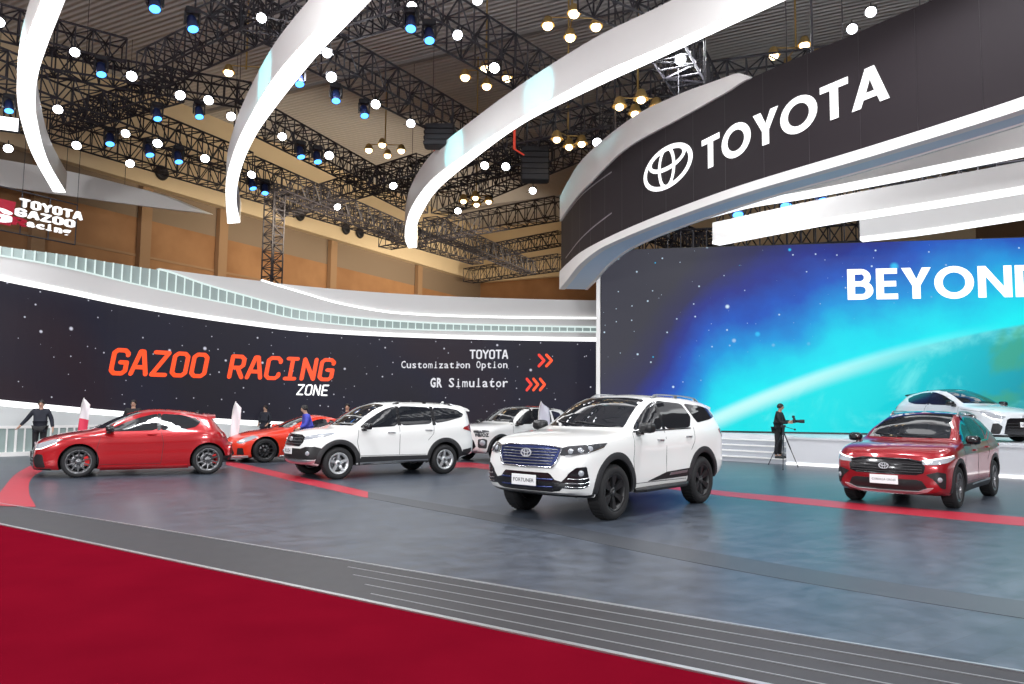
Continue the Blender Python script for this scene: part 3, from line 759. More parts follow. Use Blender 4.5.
c.centre('lower_intake', [(0, 0, .42), (.0, .45, .42), (.10, .62, .43), (.26, .75, .43), (.40, .81, .50), (.42, .82, .66), (.26, .75, .705), (.10, .60, .695), (.03, .46, .655), (0, 0, .655)], 'black_plastic', off=.009, step=.06)
c.centre('skid_plate', [(0, 0, .325), (.0, .42, .325), (.12, .60, .335), (.28, .72, .37), (.28, .74, .415), (.10, .60, .415), (.0, .42, .42), (0, 0, .42)], 'silver', off=.014)
for sg in (1, -1):
    (t, z), = c.wrap([(.14, .66, .56)]); p, n, d = c.hit(c.P_wrap(), sg*t, z); b = MB(); b.lathe([(.001, .022), (.04, .02), (.05, 0), (.05, -.01)], p, n, 16); b.build('fog_lamp', 'lamp_lens', c.root)
c.plate(.60, 'RUSH', .42, .14, dx=.03); c.emblem(.85, .095, dx=.035)
c.both('sill_cladding', [(fo+.44, .285), (wbx-.44, .31), (wbx-.50, .46), (fo+.52, .47)], 'cladding', off=.012)
c.both('sill_strip', [(fo+.50, .325), (wbx-.46, .345), (wbx-.46, .37), (fo+.50, .35)], 'silver', off=.02)
c.both('rear_bumper_cladding', [(wbx+.44, .34), (4.22, .42), (4.25, .60), (wbx+.50, .56)], 'cladding', off=.012, step=.1)
c.both('tail_light', rnd([(c.L-.02, .52, 1.12), (c.L-.02, .54, .98), (c.L-.14, .76, .97), (c.L-.48, .835, 1.05), (c.L-.44, .83, 1.10), (c.L-.14, .74, 1.18)], .1, 1), 'tail_red', 'tail', off=.012)
c.handles([(2.05, .985), (3.02, 1.03)], 'silver'); c.mirrors(1.40, 1.06, 'gloss_black', sz=.95); c.spoiler(4.14, 1., .20, 'white_paint', -.03, .03); c.antenna(3.85, 'white_paint'); c.rails(2.2, 3.9, .90, 'gloss_black', .035)
c.seams([[(1.28, .50), (1.20, .80), (1.24, 1.06)], [(2.26, .48), (2.26, 1.13)], [(3.0, .80), (3.14, .95), (3.17, 1.18)], [(1.28, .49), (2.96, .48)]]); c.wipers(1.0, 1.15)

# ------------------------------------------------------------------ red crossover
CROSS = dict(L=4.46, fo=.94, wb=2.64, R=.345, arch=.415, az=.35, tr=1.56, cowl=1.04, roof=2.1,
 zt=[(0, .89), (.05, .945), (.2, .99), (.6, 1.045), (.9, 1.075), (1.04, 1.095), (1.6, 1.37), (2.1, 1.54), (2.5, 1.60), (3.0, 1.60), (3.7, 1.545), (4.05, 1.48), (4.2, 1.35), (4.35, 1.05), (4.46, .88)],
 zs=[(0, .80), (.2, .90), (.6, .96), (1.2, 1.0), (2.5, 1.02), (3.3, 1.05), (3.9, 1.09), (4.3, .98), (4.46, .80)],
 w=[(0, .76), (.06, .82), (.2, .87), (.5, .905), (1, .912), (2.2, .885), (3.5, .912), (4.1, .89), (4.35, .82), (4.46, .74)],
 wr=[(0, .62), (.2, .70), (.6, .74), (1.1, .74), (1.35, .72), (2.1, .61), (2.6, .59), (3.9, .56), (4.2, .58), (4.46, .62)],
 dr=[(0, .03), (1.1, .035), (1.5, .05), (2.1, .055), (4.1, .05), (4.46, .03)],
 zb=[(0, .27), (.3, .22), (.8, .22), (3.7, .25), (4.1, .32), (4.46, .42)],
 nose=[(.25, .12), (.36, .02), (.48, 0), (.66, .0), (.82, .06), (1.0, .15)], tail=[(.4, .03), (.6, 0), (1.0, .03), (1.3, .0)], nc=.26, tc=.16, ins=.05)
pos, hd, wl = place((953.3, 508.3), (991.3, 495.3), CROSS)
print('cross', hd, wl)
c = Car('crossover', CROSS, pos, hd, 'crimson crossover with a dark panoramic roof and silver front skid, in front of the stage', 'crimson_paint')
fo = CROSS['fo']; wbx = fo+CROSS['wb']
c.wheels(.23, .235, (5, .10, .075, .13), ['rim_grey'])
for ax in (fo, wbx):
    for sg in (1, -1): c.band('wheel_arch_trim', (ax, .35), .40, .475, -10, 190, sg, 'cladding', .012)
c.screen(1.13, 1.50)
c.patch('panoramic_roof', rnd([(c.x0-2.22, -.535), (c.x0-2.22, .535), (c.x0-3.95, .49), (c.x0-3.95, -.49)], .06, 1), lambda a, b: (V((a, b, 3)), V((0, 0, -1))), 'dark_glass', off=.006, step=.12)
for p in ([(1.45, 1.055), (2.30, 1.07), (2.28, 1.50), (2.12, 1.485), (1.82, 1.35)], [(2.38, 1.072), (3.12, 1.09), (3.28, 1.28), (3.12, 1.47), (2.37, 1.505)], [(3.34, 1.26), (3.24, 1.14), (3.72, 1.25), (3.66, 1.38), (3.22, 1.46)]):
    c.window(p)
c.both('pillar_trim', [(2.30, 1.07), (2.38, 1.072), (2.37, 1.505), (2.28, 1.50)], 'gloss_black', off=.004)
c.both('window_trim', [(1.40, 1.025), (3.25, 1.065), (3.75, 1.225), (3.72, 1.245), (3.24, 1.09), (1.45, 1.05)], 'chrome', off=.008)
c.patch('rear_window', rnd([(-.50, 1.42), (.50, 1.42), (.62, 1.12), (-.62, 1.12)], .12, 1), c.P_rear(), 'dark_glass')
g = c.centre('grille', [(0, 0, .565), (0, .50, .565), (.05, .60, .60), (.07, .62, .70), (.04, .58, .775), (0, .40, .80), (0, 0, .805)], 'gloss_black', off=.008, step=.05)
c.bars('grille_mesh', [[(0, 0, z), (.02, .3, z), (.05, .57, z)] for z in (.61, .65, .69, .73)], 'cladding', .008, parent=g)
c.bars('grille_surround', [[(0, 0, .81), (0, .40, .805), (.05, .60, .765)]], 'gloss_black', .018)
c.both('headlight', rnd([(.04, .56, .795), (.05, .60, .73), (.16, .76, .735), (.40, .88, .775), (.66, .91, .85), (.60, .90, .885), (.30, .85, .85)], .1, 1), 'lamp_lens', 'wrap', off=.008, step=.05)
c.both('daytime_lamp', [(.06, .60, .80), (.30, .85, .85), (.60, .90, .882), (.60, .90, .866), (.30, .85, .833), (.06, .60, .783)], 'led_lamp', 'wrap', off=.014)
c.both('fog_recess', rnd([(.20, .80, .37), (.12, .72, .50), (.07, .62, .575), (.16, .77, .625), (.30, .85, .60), (.29, .85, .35)], .08, 1), 'black_plastic', 'wrap', off=.008, step=.05)
for sg in (1, -1):
    (t, z), = c.wrap([(.19, .79, .50)]); p, n, d = c.hit(c.P_wrap(), sg*t, z); b = MB(); b.lathe([(.001, .022), (.035, .02), (.045, 0), (.045, -.01)], p, n, 16); b.build('fog_lamp', 'lamp_lens', c.root)
c.centre('lower_intake', [(0, 0, .315), (0, .60, .315), (.06, .66, .36), (.03, .58, .47), (0, .50, .49), (0, 0, .49)], 'black_plastic', off=.008, step=.06)
c.centre('skid_plate', [(0, 0, .262), (0, .52, .262), (.06, .68, .31), (.10, .74, .37), (.04, .66, .36), (0, .54, .312), (0, 0, .312)], 'rim_silver', off=.022, thick=.03)
c.plate(.475, 'COROLLA CROSS', .44, .145, dx=.035); c.emblem(.70, .105, 'silver', dx=.03)
c.both('sill_cladding', [(fo+.42, .235), (wbx-.42, .26), (wbx-.47, .38), (fo+.48, .37)], 'cladding', off=.012)
c.both('sill_strip', [(fo+.9, .33), (wbx-.50, .355), (wbx-.50, .385), (fo+.9, .355)], 'silver', off=.02)
c.both('tail_light', rnd([(c.L-.03, .60, 1.0), (c.L-.03, .62, .92), (c.L-.18, .84, .90), (c.L-.50, .90, .95), (c.L-.45, .89, 1.0), (c.L-.15, .80, 1.01)], .1, 1), 'tail_red', 'tail', off=.008)
c.handles([(2.12, .92), (3.02, .95)], 'crimson_paint'); c.mirrors(1.58, 1.035, 'gloss_black', sz=1.); c.rails(2.35, 3.9, .95, 'silver', .045); c.spoiler(4.02, 1., .18, 'crimson_paint'); c.antenna(3.75, 'gloss_black')
c.seams([[(1.36, .40), (1.32, .7), (1.38, 1.0)], [(2.34, .39), (2.34, 1.06)], [(3.0, .72), (3.12, .86), (3.2, 1.07)], [(1.36, .40), (3.0, .40)]]); c.wipers(1.2, 1.14)

# ------------------------------------------------------------------ three-door hot hatch (red on the floor, pearl white on the stage)
HATCH = dict(L=4.08, fo=.93, wb=2.56, R=.33, arch=.385, az=.33, tr=1.54, cowl=1.08, roof=2.15,
 zt=[(0, .74), (.05, .79), (.2, .84), (.6, .925), (.95, .975), (1.08, 1.0), (1.6, 1.25), (2.0, 1.40), (2.35, 1.452), (2.8, 1.435), (3.3, 1.365), (3.52, 1.315), (3.62, 1.22), (3.8, 1.0), (3.92, .88), (3.995, .68)],
 zs=[(0, .64), (.2, .75), (.6, .85), (1.1, .905), (2, .93), (2.8, .955), (3.3, .985), (3.6, .98), (3.8, .9), (3.995, .60)],
 w=[(0, .68), (.06, .76), (.2, .83), (.5, .885), (.9, .89), (1.5, .855), (2.2, .85), (2.8, .875), (3.3, .9025), (3.55, .885), (3.85, .80), (3.995, .70)],
 wr=[(0, .54), (.2, .64), (.6, .70), (1.02, .70), (1.25, .68), (2.0, .575), (2.5, .55), (3.4, .505), (3.6, .52), (3.995, .54)],
 dr=[(0, .03), (1.05, .035), (1.4, .05), (2.0, .055), (3.5, .05), (3.995, .03)],
 zb=[(0, .17), (.5, .155), (3.4, .17), (3.7, .24), (3.995, .30)],
 nose=[(.15, .08), (.25, .0), (.45, 0), (.6, .03), (.85, .14)], tail=[(.3, .03), (.5, 0), (.9, .0), (1.2, .0)], nc=.19, tc=.18, ins=.05)
def hatch(c, lower, trim_roof, plate_txt, caliper, rim):
    sp = HATCH; fo = sp['fo']; wbx = fo+sp['wb']
    c.wheels(.225, .245, (10, .03, .034, 0), [rim], caliper)
    c.screen(1.025, 1.345)
    for p in ([(1.42, .965), (2.42, .985), (2.42, 1.352), (2.15, 1.36), (1.92, 1.30), (1.66, 1.165)], [(2.49, .988), (2.95, 1.005), (3.20, 1.06), (3.32, 1.17), (3.22, 1.25), (2.90, 1.325), (2.49, 1.35)]):
        c.window(p)
    c.both('pillar_trim', [(2.42, .985), (2.49, .988), (2.49, 1.35), (2.42, 1.352)], 'gloss_black', off=.004)
    if trim_roof: c.patch('roof_panel', rnd([(c.x0-2.05, -.50), (c.x0-2.05, .50), (c.x0-3.45, .46), (c.x0-3.45, -.46)], .06, 1), lambda a, b: (V((a, b, 3)), V((0, 0, -1))), trim_roof, off=.006, step=.12)
    c.patch('rear_window', rnd([(-.46, 1.22), (.46, 1.22), (.56, 1.0), (-.56, 1.0)], .12, 1), c.P_rear(), 'dark_glass')
    g = c.centre('grille', [(0, 0, .20), (0, .52, .20), (.05, .64, .23), (.05, .60, .42), (.02, .54, .60), (0, .45, .635), (0, 0, .64)], 'gloss_black', off=.008, step=.05)
    c.bars('grille_mesh', [[(0, 0, z), (.02, .3, z), (.05, .54, z)] for z in (.28, .35, .42, .49)], 'cladding', .009, parent=g)
    c.both('bumper_vent', rnd([(.12, .72, .22), (.08, .66, .42), (.14, .74, .50), (.24, .82, .49), (.30, .845, .22)], .1, 1), lower, 'wrap', off=.008, step=.05)
    c.both('headlight', rnd([(.05, .54, .67), (.10, .66, .60), (.22, .80, .62), (.50, .88, .74), (.62, .885, .81), (.40, .84, .80), (.16, .70, .73)], .1, 1), 'lamp_lens', 'wrap', off=.008, step=.05)
    c.both('daytime_lamp', [(.10, .66, .60), (.22, .80, .62), (.50, .88, .738), (.50, .88, .724), (.22, .80, .604), (.10, .66, .584)], 'led_lamp', 'wrap', off=.013)
    c.centre('bumper_lip', [(0, 0, .165), (0, .5, .165), (.16, .76, .17), (.38, .87, .17), (.38, .87, .20), (.16, .77, .20), (0, .52, .195), (0, 0, .195)], 'black_plastic', off=.014)
    c.plate(.47, plate_txt, .42, .13, dx=.03); c.emblem(.685, .075, 'silver', dx=.02)
    c.both('side_skirt', [(fo+.40, .165), (wbx-.40, .18), (wbx-.42, .235), (fo+.42, .225)], c.paint, off=.03, thick=.05)
    c.both('tail_light', rnd([(c.L-.03, .48, .92), (c.L-.05, .55, .83), (c.L-.16, .76, .82), (c.L-.46, .885, .88), (c.L-.44, .87, .95), (c.L-.16, .72, .95)], .1, 1), 'tail_red', 'tail', off=.008)
    c.tailb = c.patch('rear_bumper_trim', c.wrap([(c.L, 0, .30), (c.L-.05, .6, .30), (c.L-.2, .8, .30), (c.L-.2, .8, .40), (c.L-.05, .6, .42), (c.L, 0, .42)], True)+c.mir(c.wrap([(c.L, 0, .30), (c.L-.05, .6, .30), (c.L-.2, .8, .30), (c.L-.2, .8, .40), (c.L-.05, .6, .42), (c.L, 0, .42)], True)), c.P_wrap(True), 'black_plastic', off=.008)
    c.handles([(2.32, .90)], c.paint); c.mirrors(1.52, .955, 'gloss_black', sz=.95); c.spoiler(3.42, 1.02, .24, trim_roof or c.paint, .015); c.antenna(3.25, 'gloss_black')
    c.seams([[(1.30, .26), (1.26, .6), (1.34, .92)], [(2.52, .26), (2.56, .7), (2.50, .97)], [(1.30, .26), (2.52, .26)], [(.46, .86), (.60, .80), (1.24, .87)]]); c.wipers(1.1, 1.03)
pos, hd, wl = place((75, 478.8), (207.3, 472.8), HATCH, (-.90, -.436))
print('hatch', hd, wl)
c = Car('hot_hatchback', HATCH, pos, hd, 'glossy red three-door hatchback with red brake calipers at the left end of the floor', 'red_paint')
hatch(c, 'black_plastic', None, 'GR', True, 'rim_grey')
HATCH_W = c
c = Car('hot_hatchback', HATCH, (12.95, 22.44), (.25, -.968), 'pearl white three-door hatchback standing up on the stage behind the crimson crossover', 'pearl_paint', z=.8)
hatch(c, 'black_plastic', 'gloss_black', 'GR YARIS', False, 'rim_black')

# ------------------------------------------------------------------ orange-red coupe, half hidden
COUPE = dict(L=4.24, fo=.86, wb=2.57, R=.325, arch=.385, az=.33, tr=1.53, cowl=1.33, roof=2.35,
 zt=[(0, .56), (.05, .63), (.2, .71), (.6, .80), (1.1, .875), (1.33, .91), (1.9, 1.14), (2.25, 1.25), (2.55, 1.285), (2.95, 1.245), (3.4, 1.10), (3.75, .98), (4.1, .97), (4.2, .87), (4.24, .7)],
 zs=[(0, .50), (.2, .64), (.6, .755), (1.1, .80), (2, .84), (2.8, .87), (3.4, .89), (4.0, .86), (4.24, .62)],
 w=[(0, .62), (.06, .72), (.2, .80), (.5, .865), (.9, .885), (1.6, .85), (2.3, .84), (3.2, .885), (3.6, .88), (4.0, .80), (4.24, .66)],
 wr=[(0, .46), (.2, .60), (.6, .68), (1.2, .69), (1.45, .67), (2.1, .56), (2.6, .53), (3.2, .52), (3.7, .58), (4.24, .54)],
 dr=[(0, .02), (1.3, .03), (1.6, .045), (2.2, .05), (3.2, .05), (3.8, .03), (4.24, .03)],
 zb=[(0, .16), (.5, .13), (3.5, .15), (4.24, .28)],
 nose=[(.12, .05), (.22, .0), (.4, 0), (.55, .04), (.75, .14)], tail=[(.3, .04), (.5, 0), (.9, .0)], nc=.34, tc=.18, ins=.05)
h_ = V((-.80, -.60, 0)).normalized(); wp = atz(264, 462.5); cc = wp-h_*(COUPE['wb']/2)-V((-h_.y, h_.x, 0))*.78
c = Car('sports_coupe', COUPE, (cc.x, cc.y), (h_.x, h_.y), 'low orange-red coupe with black wheels partly hidden behind the white compact SUV', 'orange_red_paint')
fo = COUPE['fo']; wbx = fo+COUPE['wb']
c.wheels(.225, .24, (10, .03, .03, 0), ['rim_black'])
c.screen(.935, 1.19)
for p in ([(1.66, .875), (2.72, .905), (2.70, 1.17), (2.42, 1.20), (2.12, 1.15)], [(2.79, .91), (3.15, .94), (3.28, 1.0), (3.0, 1.11), (2.79, 1.16)]): c.window(p)
c.patch('rear_window', rnd([(c.x0-2.95, -.45), (c.x0-2.95, .45), (c.x0-3.62, .50), (c.x0-3.62, -.50)], .1, 1), lambda a, b: (V((a, b, 3)), V((0, 0, -1))), 'dark_glass')
c.centre('grille', [(0, 0, .17), (0, .44, .17), (.05, .58, .25), (.03, .50, .36), (0, .40, .385), (0, 0, .385)], 'black_plastic', off=.008, step=.05)
c.both('headlight', rnd([(.06, .58, .55), (.14, .72, .51), (.40, .86, .60), (.66, .88, .71), (.50, .86, .735), (.2, .74, .66)], .1, 1), 'lamp_lens', 'wrap', off=.008, step=.05)
c.both('fog_recess', rnd([(.10, .66, .22), (.10, .68, .40), (.22, .80, .40), (.26, .82, .22)], .1, 1), 'black_plastic', 'wrap', off=.008, step=.05)
c.centre('bumper_lip', [(0, 0, .15), (0, .5, .15), (.16, .74, .155), (.36, .85, .16), (.36, .85, .20), (.16, .75, .195), (0, .52, .185), (0, 0, .185)], 'fascia_gray', off=.03, thick=.04)
c.both('side_skirt', [(fo+.40, .14), (wbx-.40, .155), (wbx-.42, .20), (fo+.42, .19)], 'fascia_gray', off=.03, thick=.05)
c.both('tail_light', rnd([(c.L-.04, .50, .84), (c.L-.06, .58, .72), (c.L-.22, .80, .72), (c.L-.34, .83, .80), (c.L-.16, .70, .86)], .1, 1), 'tail_red', 'tail', off=.008)
c.emblem(.52, .07, 'silver', dx=.02); c.handles([(2.62, .80)], 'orange_red_paint'); c.mirrors(1.75, .87, 'orange_red_paint', sz=.9); c.spoiler(4.05, 1.0, .12, 'black_plastic', .05)
c.seams([[(1.50, .24), (1.46, .5), (1.56, .84)], [(2.76, .24), (2.84, .6), (2.76, .89)], [(1.5, .24), (2.76, .24)]]); c.wipers(1.4, .94)

# ------------------------------------------------------------------ white city crossover with a black roof, between the two white SUVs
CITY = dict(L=3.995, fo=.79, wb=2.525, R=.33, arch=.405, az=.34, tr=1.46, cowl=1.08, roof=1.95,
 zt=[(0, .96), (.04, 1.0), (.15, 1.03), (.6, 1.08), (.95, 1.105), (1.08, 1.12), (1.5, 1.38), (1.85, 1.56), (2.2, 1.615), (2.8, 1.62), (3.3, 1.59), (3.65, 1.53), (3.8, 1.35), (3.92, 1.05), (3.995, .9)],
 zs=[(0, .88), (.2, .96), (.6, 1.0), (1.1, 1.02), (2, 1.04), (3, 1.07), (3.6, 1.10), (3.85, 1.0), (3.995, .8)],
 w=[(0, .68), (.06, .74), (.2, .80), (.5, .845), (1, .848), (2.2, .835), (3.2, .848), (3.7, .82), (3.995, .70)],
 wr=[(0, .56), (.2, .66), (.6, .71), (1.05, .71), (1.25, .69), (1.85, .60), (2.4, .59), (3.5, .57), (3.75, .56), (3.995, .58)],
 dr=[(0, .025), (1.05, .03), (1.3, .045), (1.9, .05), (3.6, .05), (3.995, .025)],
 zb=[(0, .30), (.3, .24), (.7, .25), (3.2, .27), (3.6, .34), (3.995, .42)],
 nose=[(.3, .06), (.42, .0), (.6, 0), (.8, .02), (1.0, .07)], tail=[(.4, .03), (.6, 0), (1.0, .02), (1.3, 0)], nc=.22, tc=.14)
h_ = V((-.74, -.67, 0)).normalized(); wp = atz(499, 462.0); cc = wp-h_*(CITY['wb']/2)-V((-h_.y, h_.x, 0))*.75
c = Car('city_crossover', CITY, (cc.x, cc.y), (h_.x, h_.y), 'small white crossover with a black roof, seen between the two white SUVs', 'white_paint')
fo = CITY['fo']; wbx = fo+CITY['wb']
c.wheels(.21, .225, (5, .08, .06, .1), ['rim_grey'])
for ax in (fo, wbx):
    for sg in (1, -1): c.band('wheel_arch_trim', (ax, .34), .39, .47, -8, 188, sg, 'cladding', .014)
c.screen(1.15, 1.53)
c.patch('roof_panel', rnd([(c.x0-1.95, -.56), (c.x0-1.95, .56), (c.x0-3.6, .53), (c.x0-3.6, -.53)], .06, 1), lambda a, b: (V((a, b, 3)), V((0, 0, -1))), 'gloss_black', off=.006, step=.12)
for p in ([(1.32, 1.075), (2.10, 1.085), (2.10, 1.52), (1.90, 1.51), (1.62, 1.36)], [(2.17, 1.085), (2.90, 1.105), (2.95, 1.50), (2.17, 1.52)], [(3.02, 1.15), (3.40, 1.28), (3.36, 1.42), (3.02, 1.49)]): c.window(p)
c.both('pillar_trim', [(2.10, 1.085), (2.17, 1.085), (2.17, 1.52), (2.10, 1.52)], 'gloss_black', off=.004)
c.both('pillar_cover', [(1.22, 1.07), (1.31, 1.075), (1.62, 1.375), (1.88, 1.525), (3.4, 1.50), (3.4, 1.555), (1.85, 1.575)], 'gloss_black', off=.004, step=.1)
c.patch('rear_window', rnd([(-.52, 1.46), (.52, 1.46), (.60, 1.15), (-.60, 1.15)], .12, 1), c.P_rear(), 'dark_glass')
c.centre('grille', [(0, 0, .36), (0, .46, .36), (.05, .56, .45), (.03, .48, .62), (0, .42, .66), (0, 0, .66)], 'gloss_black', off=.008, step=.05)
c.both('headlight', rnd([(.04, .44, .90), (.04, .46, .84), (.14, .68, .83), (.36, .81, .86), (.34, .80, .91), (.12, .66, .92)], .1, 1), 'lamp_dark', 'wrap', off=.008, step=.05)
c.both('fog_recess', rnd([(.09, .62, .42), (.09, .62, .66), (.20, .75, .68), (.30, .79, .64), (.28, .79, .40)], .12, 1), 'cladding', 'wrap', off=.009, step=.05)
for sg in (1, -1):
    (t, z), = c.wrap([(.17, .73, .56)]); p, n, d = c.hit(c.P_wrap(), sg*t, z); b = MB(); b.lathe([(.001, .03), (.05, .028), (.075, .012), (.085, 0), (.085, -.01)], p, n, 18); b.build('fog_lamp', 'lamp_lens', c.root)
for sg in (1, -1):
    t_, tw = font_text('veloz', .035); pr = c.P_wrap(); a0 = c.wrap([(.16, .72, .8)])[0][0]
    def lt(u, v, sg=sg):
        k = .36/tw; a = a0+(.20-u*k)*-1.0/.9 if sg == 1 else -a0-(.20-u*k)*-1.0/.9+(-.0)
        if sg == -1: a = -(a0+.42/.9*.5)+u*k/.9
        p, n, d = c.hit(pr, a, .735+v*k*1.2); return p+n*.016
    letters(t_, lt, 'lettering', 'ink', c.root)
c.centre('skid_plate', [(0, 0, .27), (0, .44, .27), (.10, .58, .30), (.10, .58, .35), (0, .44, .34), (0, 0, .34)], 'silver', off=.012)
c.emblem(.86, .07, 'chrome', dx=.02)
c.both('sill_cladding', [(fo+.42, .255), (wbx-.42, .28), (wbx-.48, .40), (fo+.48, .39)], 'cladding', off=.012)
c.both('tail_light', rnd([(c.L-.03, .56, 1.05), (c.L-.04, .58, .93), (c.L-.16, .76, .92), (c.L-.32, .82, .98), (c.L-.12, .72, 1.06)], .1, 1), 'tail_red', 'tail', off=.008)
c.handles([(1.95, .93), (2.80, .96)], 'white_paint'); c.mirrors(1.44, 1.05, 'gloss_black', sz=.95); c.spoiler(3.62, 1., .16, 'gloss_black')
c.seams([[(1.25, .42), (1.22, .7), (1.28, 1.03)], [(2.13, .42), (2.13, 1.07)], [(2.78, .75), (2.94, .9), (2.96, 1.09)], [(1.25, .42), (2.75, .42)]]); c.wipers(1.1, 1.155)

# ================================================================== SETTING
def part(root, o):
    o.parent = root; o.location = V(o.location)-root.location; return o
def root_at(name, loc, label, cat, group=None): return empty(name, loc, 0, label, cat, group)
NT = lambda m: (m.node_tree.nodes, m.node_tree.links, m.node_tree.nodes['Principled BSDF'])

# floor: grey vinyl planks with broad tonal drift
m = mat('floor_vinyl', (.11, .12, .135), .34); n, L, bs = NT(m)
tc = n.new('ShaderNodeTexCoord'); mp = n.new('ShaderNodeMapping'); mp.inputs['Rotation'].default_value = (0, 0, -.62)
L.new(tc.outputs['Object'], mp.inputs['Vector'])
br = n.new('ShaderNodeTexBrick'); br.inputs['Scale'].default_value = 1.; br.inputs['Brick Width'].default_value = 1.2; br.inputs['Row Height'].default_value = .3
br.inputs['Mortar Size'].default_value = .004; br.inputs['Color1'].default_value = (.042, .052, .071, 1); br.inputs['Color2'].default_value = (.057, .068, .088, 1); br.inputs['Mortar'].default_value = (.040, .046, .055, 1); br.inputs['Bias'].default_value = .0
L.new(mp.outputs[0], br.inputs['Vector'])
nz = n.new('ShaderNodeTexNoise'); nz.inputs['Scale'].default_value = 3.6; nz.inputs['Detail'].default_value = 9; nz.inputs['Roughness'].default_value = .7; L.new(mp.outputs[0], nz.inputs['Vector'])
mx = n.new('ShaderNodeMix'); mx.data_type = 'RGBA'; mx.blend_type = 'OVERLAY'; mx.inputs[0].default_value = 1.
L.new(br.outputs['Color'], mx.inputs[6]); ct = n.new('ShaderNodeMapRange'); ct.inputs['From Min'].default_value = .34; ct.inputs['From Max'].default_value = .66; ct.inputs['To Min'].default_value = .28; ct.inputs['To Max'].default_value = .74; L.new(nz.outputs['Fac'], ct.inputs['Value']); L.new(ct.outputs[0], mx.inputs[7]); L.new(mx.outputs[2], bs.inputs['Base Color'])
rr = n.new('ShaderNodeMapRange'); rr.inputs['To Min'].default_value = .26; rr.inputs['To Max'].default_value = .42; L.new(nz.outputs['Fac'], rr.inputs['Value']); L.new(rr.outputs[0], bs.inputs['Roughness'])
# carpet
m = mat('ramp_vinyl', (.030, .029, .033), .5, noise=.25, nscale=6, spec=.3)
m = mat('red_carpet', (.26, .004, .014), 1., spec=.0); n, L, bs = NT(m)
tc = n.new('ShaderNodeTexCoord'); nz = n.new('ShaderNodeTexNoise'); nz.inputs['Scale'].default_value = 260; nz.inputs['Detail'].default_value = 3
n2 = n.new('ShaderNodeTexNoise'); n2.inputs['Scale'].default_value = 1.4; L.new(tc.outputs['Object'], n2.inputs['Vector']); L.new(tc.outputs['Object'], nz.inputs['Vector'])
ad = n.new('ShaderNodeMath'); ad.operation = 'ADD'; L.new(nz.outputs['Fac'], ad.inputs[0]); L.new(n2.outputs['Fac'], ad.inputs[1])
cr = n.new('ShaderNodeValToRGB'); cr.color_ramp.elements[0].position = .3; cr.color_ramp.elements[0].color = (.112, .0020, .0085, 1); cr.color_ramp.elements[1].position = .75; cr.color_ramp.elements[1].color = (.150, .0030, .0115, 1)
hv = n.new('ShaderNodeMath'); hv.operation = 'MULTIPLY'; hv.inputs[1].default_value = .5; L.new(ad.outputs[0], hv.inputs[0]); L.new(hv.outputs[0], cr.inputs[0]); L.new(cr.outputs[0], bs.inputs['Base Color'])
bp = n.new('ShaderNodeBump'); bp.inputs['Strength'].default_value = .3; L.new(nz.outputs['Fac'], bp.inputs['Height']); L.new(bp.outputs[0], bs.inputs['Normal'])

# edges of ramp and carpet, continued past the frame
A0, A1 = atz(65, 514, 0), atz(1024, 672, 0)
B0, B1 = atz(107, 547, -.07), atz(757, 684, -.07)
def along(p, q, t): return p+(q-p)*t
da = (A1-A0).normalized(); db = (B1-B0).normalized()
Aa, Ab = A0-da*30, A1+da*25; Ba, Bb = B0-db*30, B1+db*25
b = MB(); b.add([Aa, Ab, (60, Ab.y, 0), (60, 85, 0), (-60, 85, 0), (-60, Aa.y, 0)], [(0, 1, 2, 3, 4, 5)]); o = b.build('floor', 'floor_vinyl'); tag(o, 'grey plank-patterned show floor the cars stand on', 'floor', kind='structure')
b = MB(); b.grid([[along(Aa, Ab, t/40) for t in range(41)], [along(Ba, Bb, t/40) for t in range(41)]], 0, False); o = b.build('trim_1', 'ramp_vinyl'); tag(o, 'low grey ramp between floor and red carpet', 'ramp', kind='structure')
b = MB(); b.add([Ba, Bb, (60, Bb.y, -.07), (60, -12, -.07), (-60, -12, -.07), (-60, Ba.y, -.07)], [(0, 1, 2, 3, 4, 5)]); o = b.build('carpet', 'red_carpet'); tag(o, 'deep red carpet filling the foreground', 'carpet', kind='structure')
def strip_on(name, P, Q, w, h, m_, label, cat, z=.0):
    d = (Q-P).normalized(); s_ = V((-d.y, d.x, 0))*w/2; b = MB()
    b.prism([P+s_, Q+s_, Q-s_, P-s_], (0, 0, z-.004), (0, 0, z+h)); return tag(b.build(name, m_), label, cat)
strip_on('edge_trim', Ba, Bb, .05, .012, 'metal_strip', 'bright metal edge strip along the red carpet', 'trim strip', 0)
strip_on('edge_trim', Aa, Ab, .028, .006, 'metal_strip', 'thin metal strip along the top of the grey ramp', 'trim strip', 0)
for k, nm in ((1, 'upper'), (2, 'second'), (3, 'third'), (4, 'lowest')):
    t = k/5; P, Q = along(Aa, Ba, t), along(Ab, Bb, t)
    t0 = next(i/800 for i in range(800) if along(P, Q, i/800).y < 40 and along(P, Q, i/800).y > .5 and pxof(along(P, Q, i/800))[0] > 335+k*8)
    strip_on('anti_slip_strip', along(P, Q, t0), along(P, Q, .86), .014, .004, 'ramp_strip', nm+' of four thin grip lines on the grey ramp', 'grip strip')
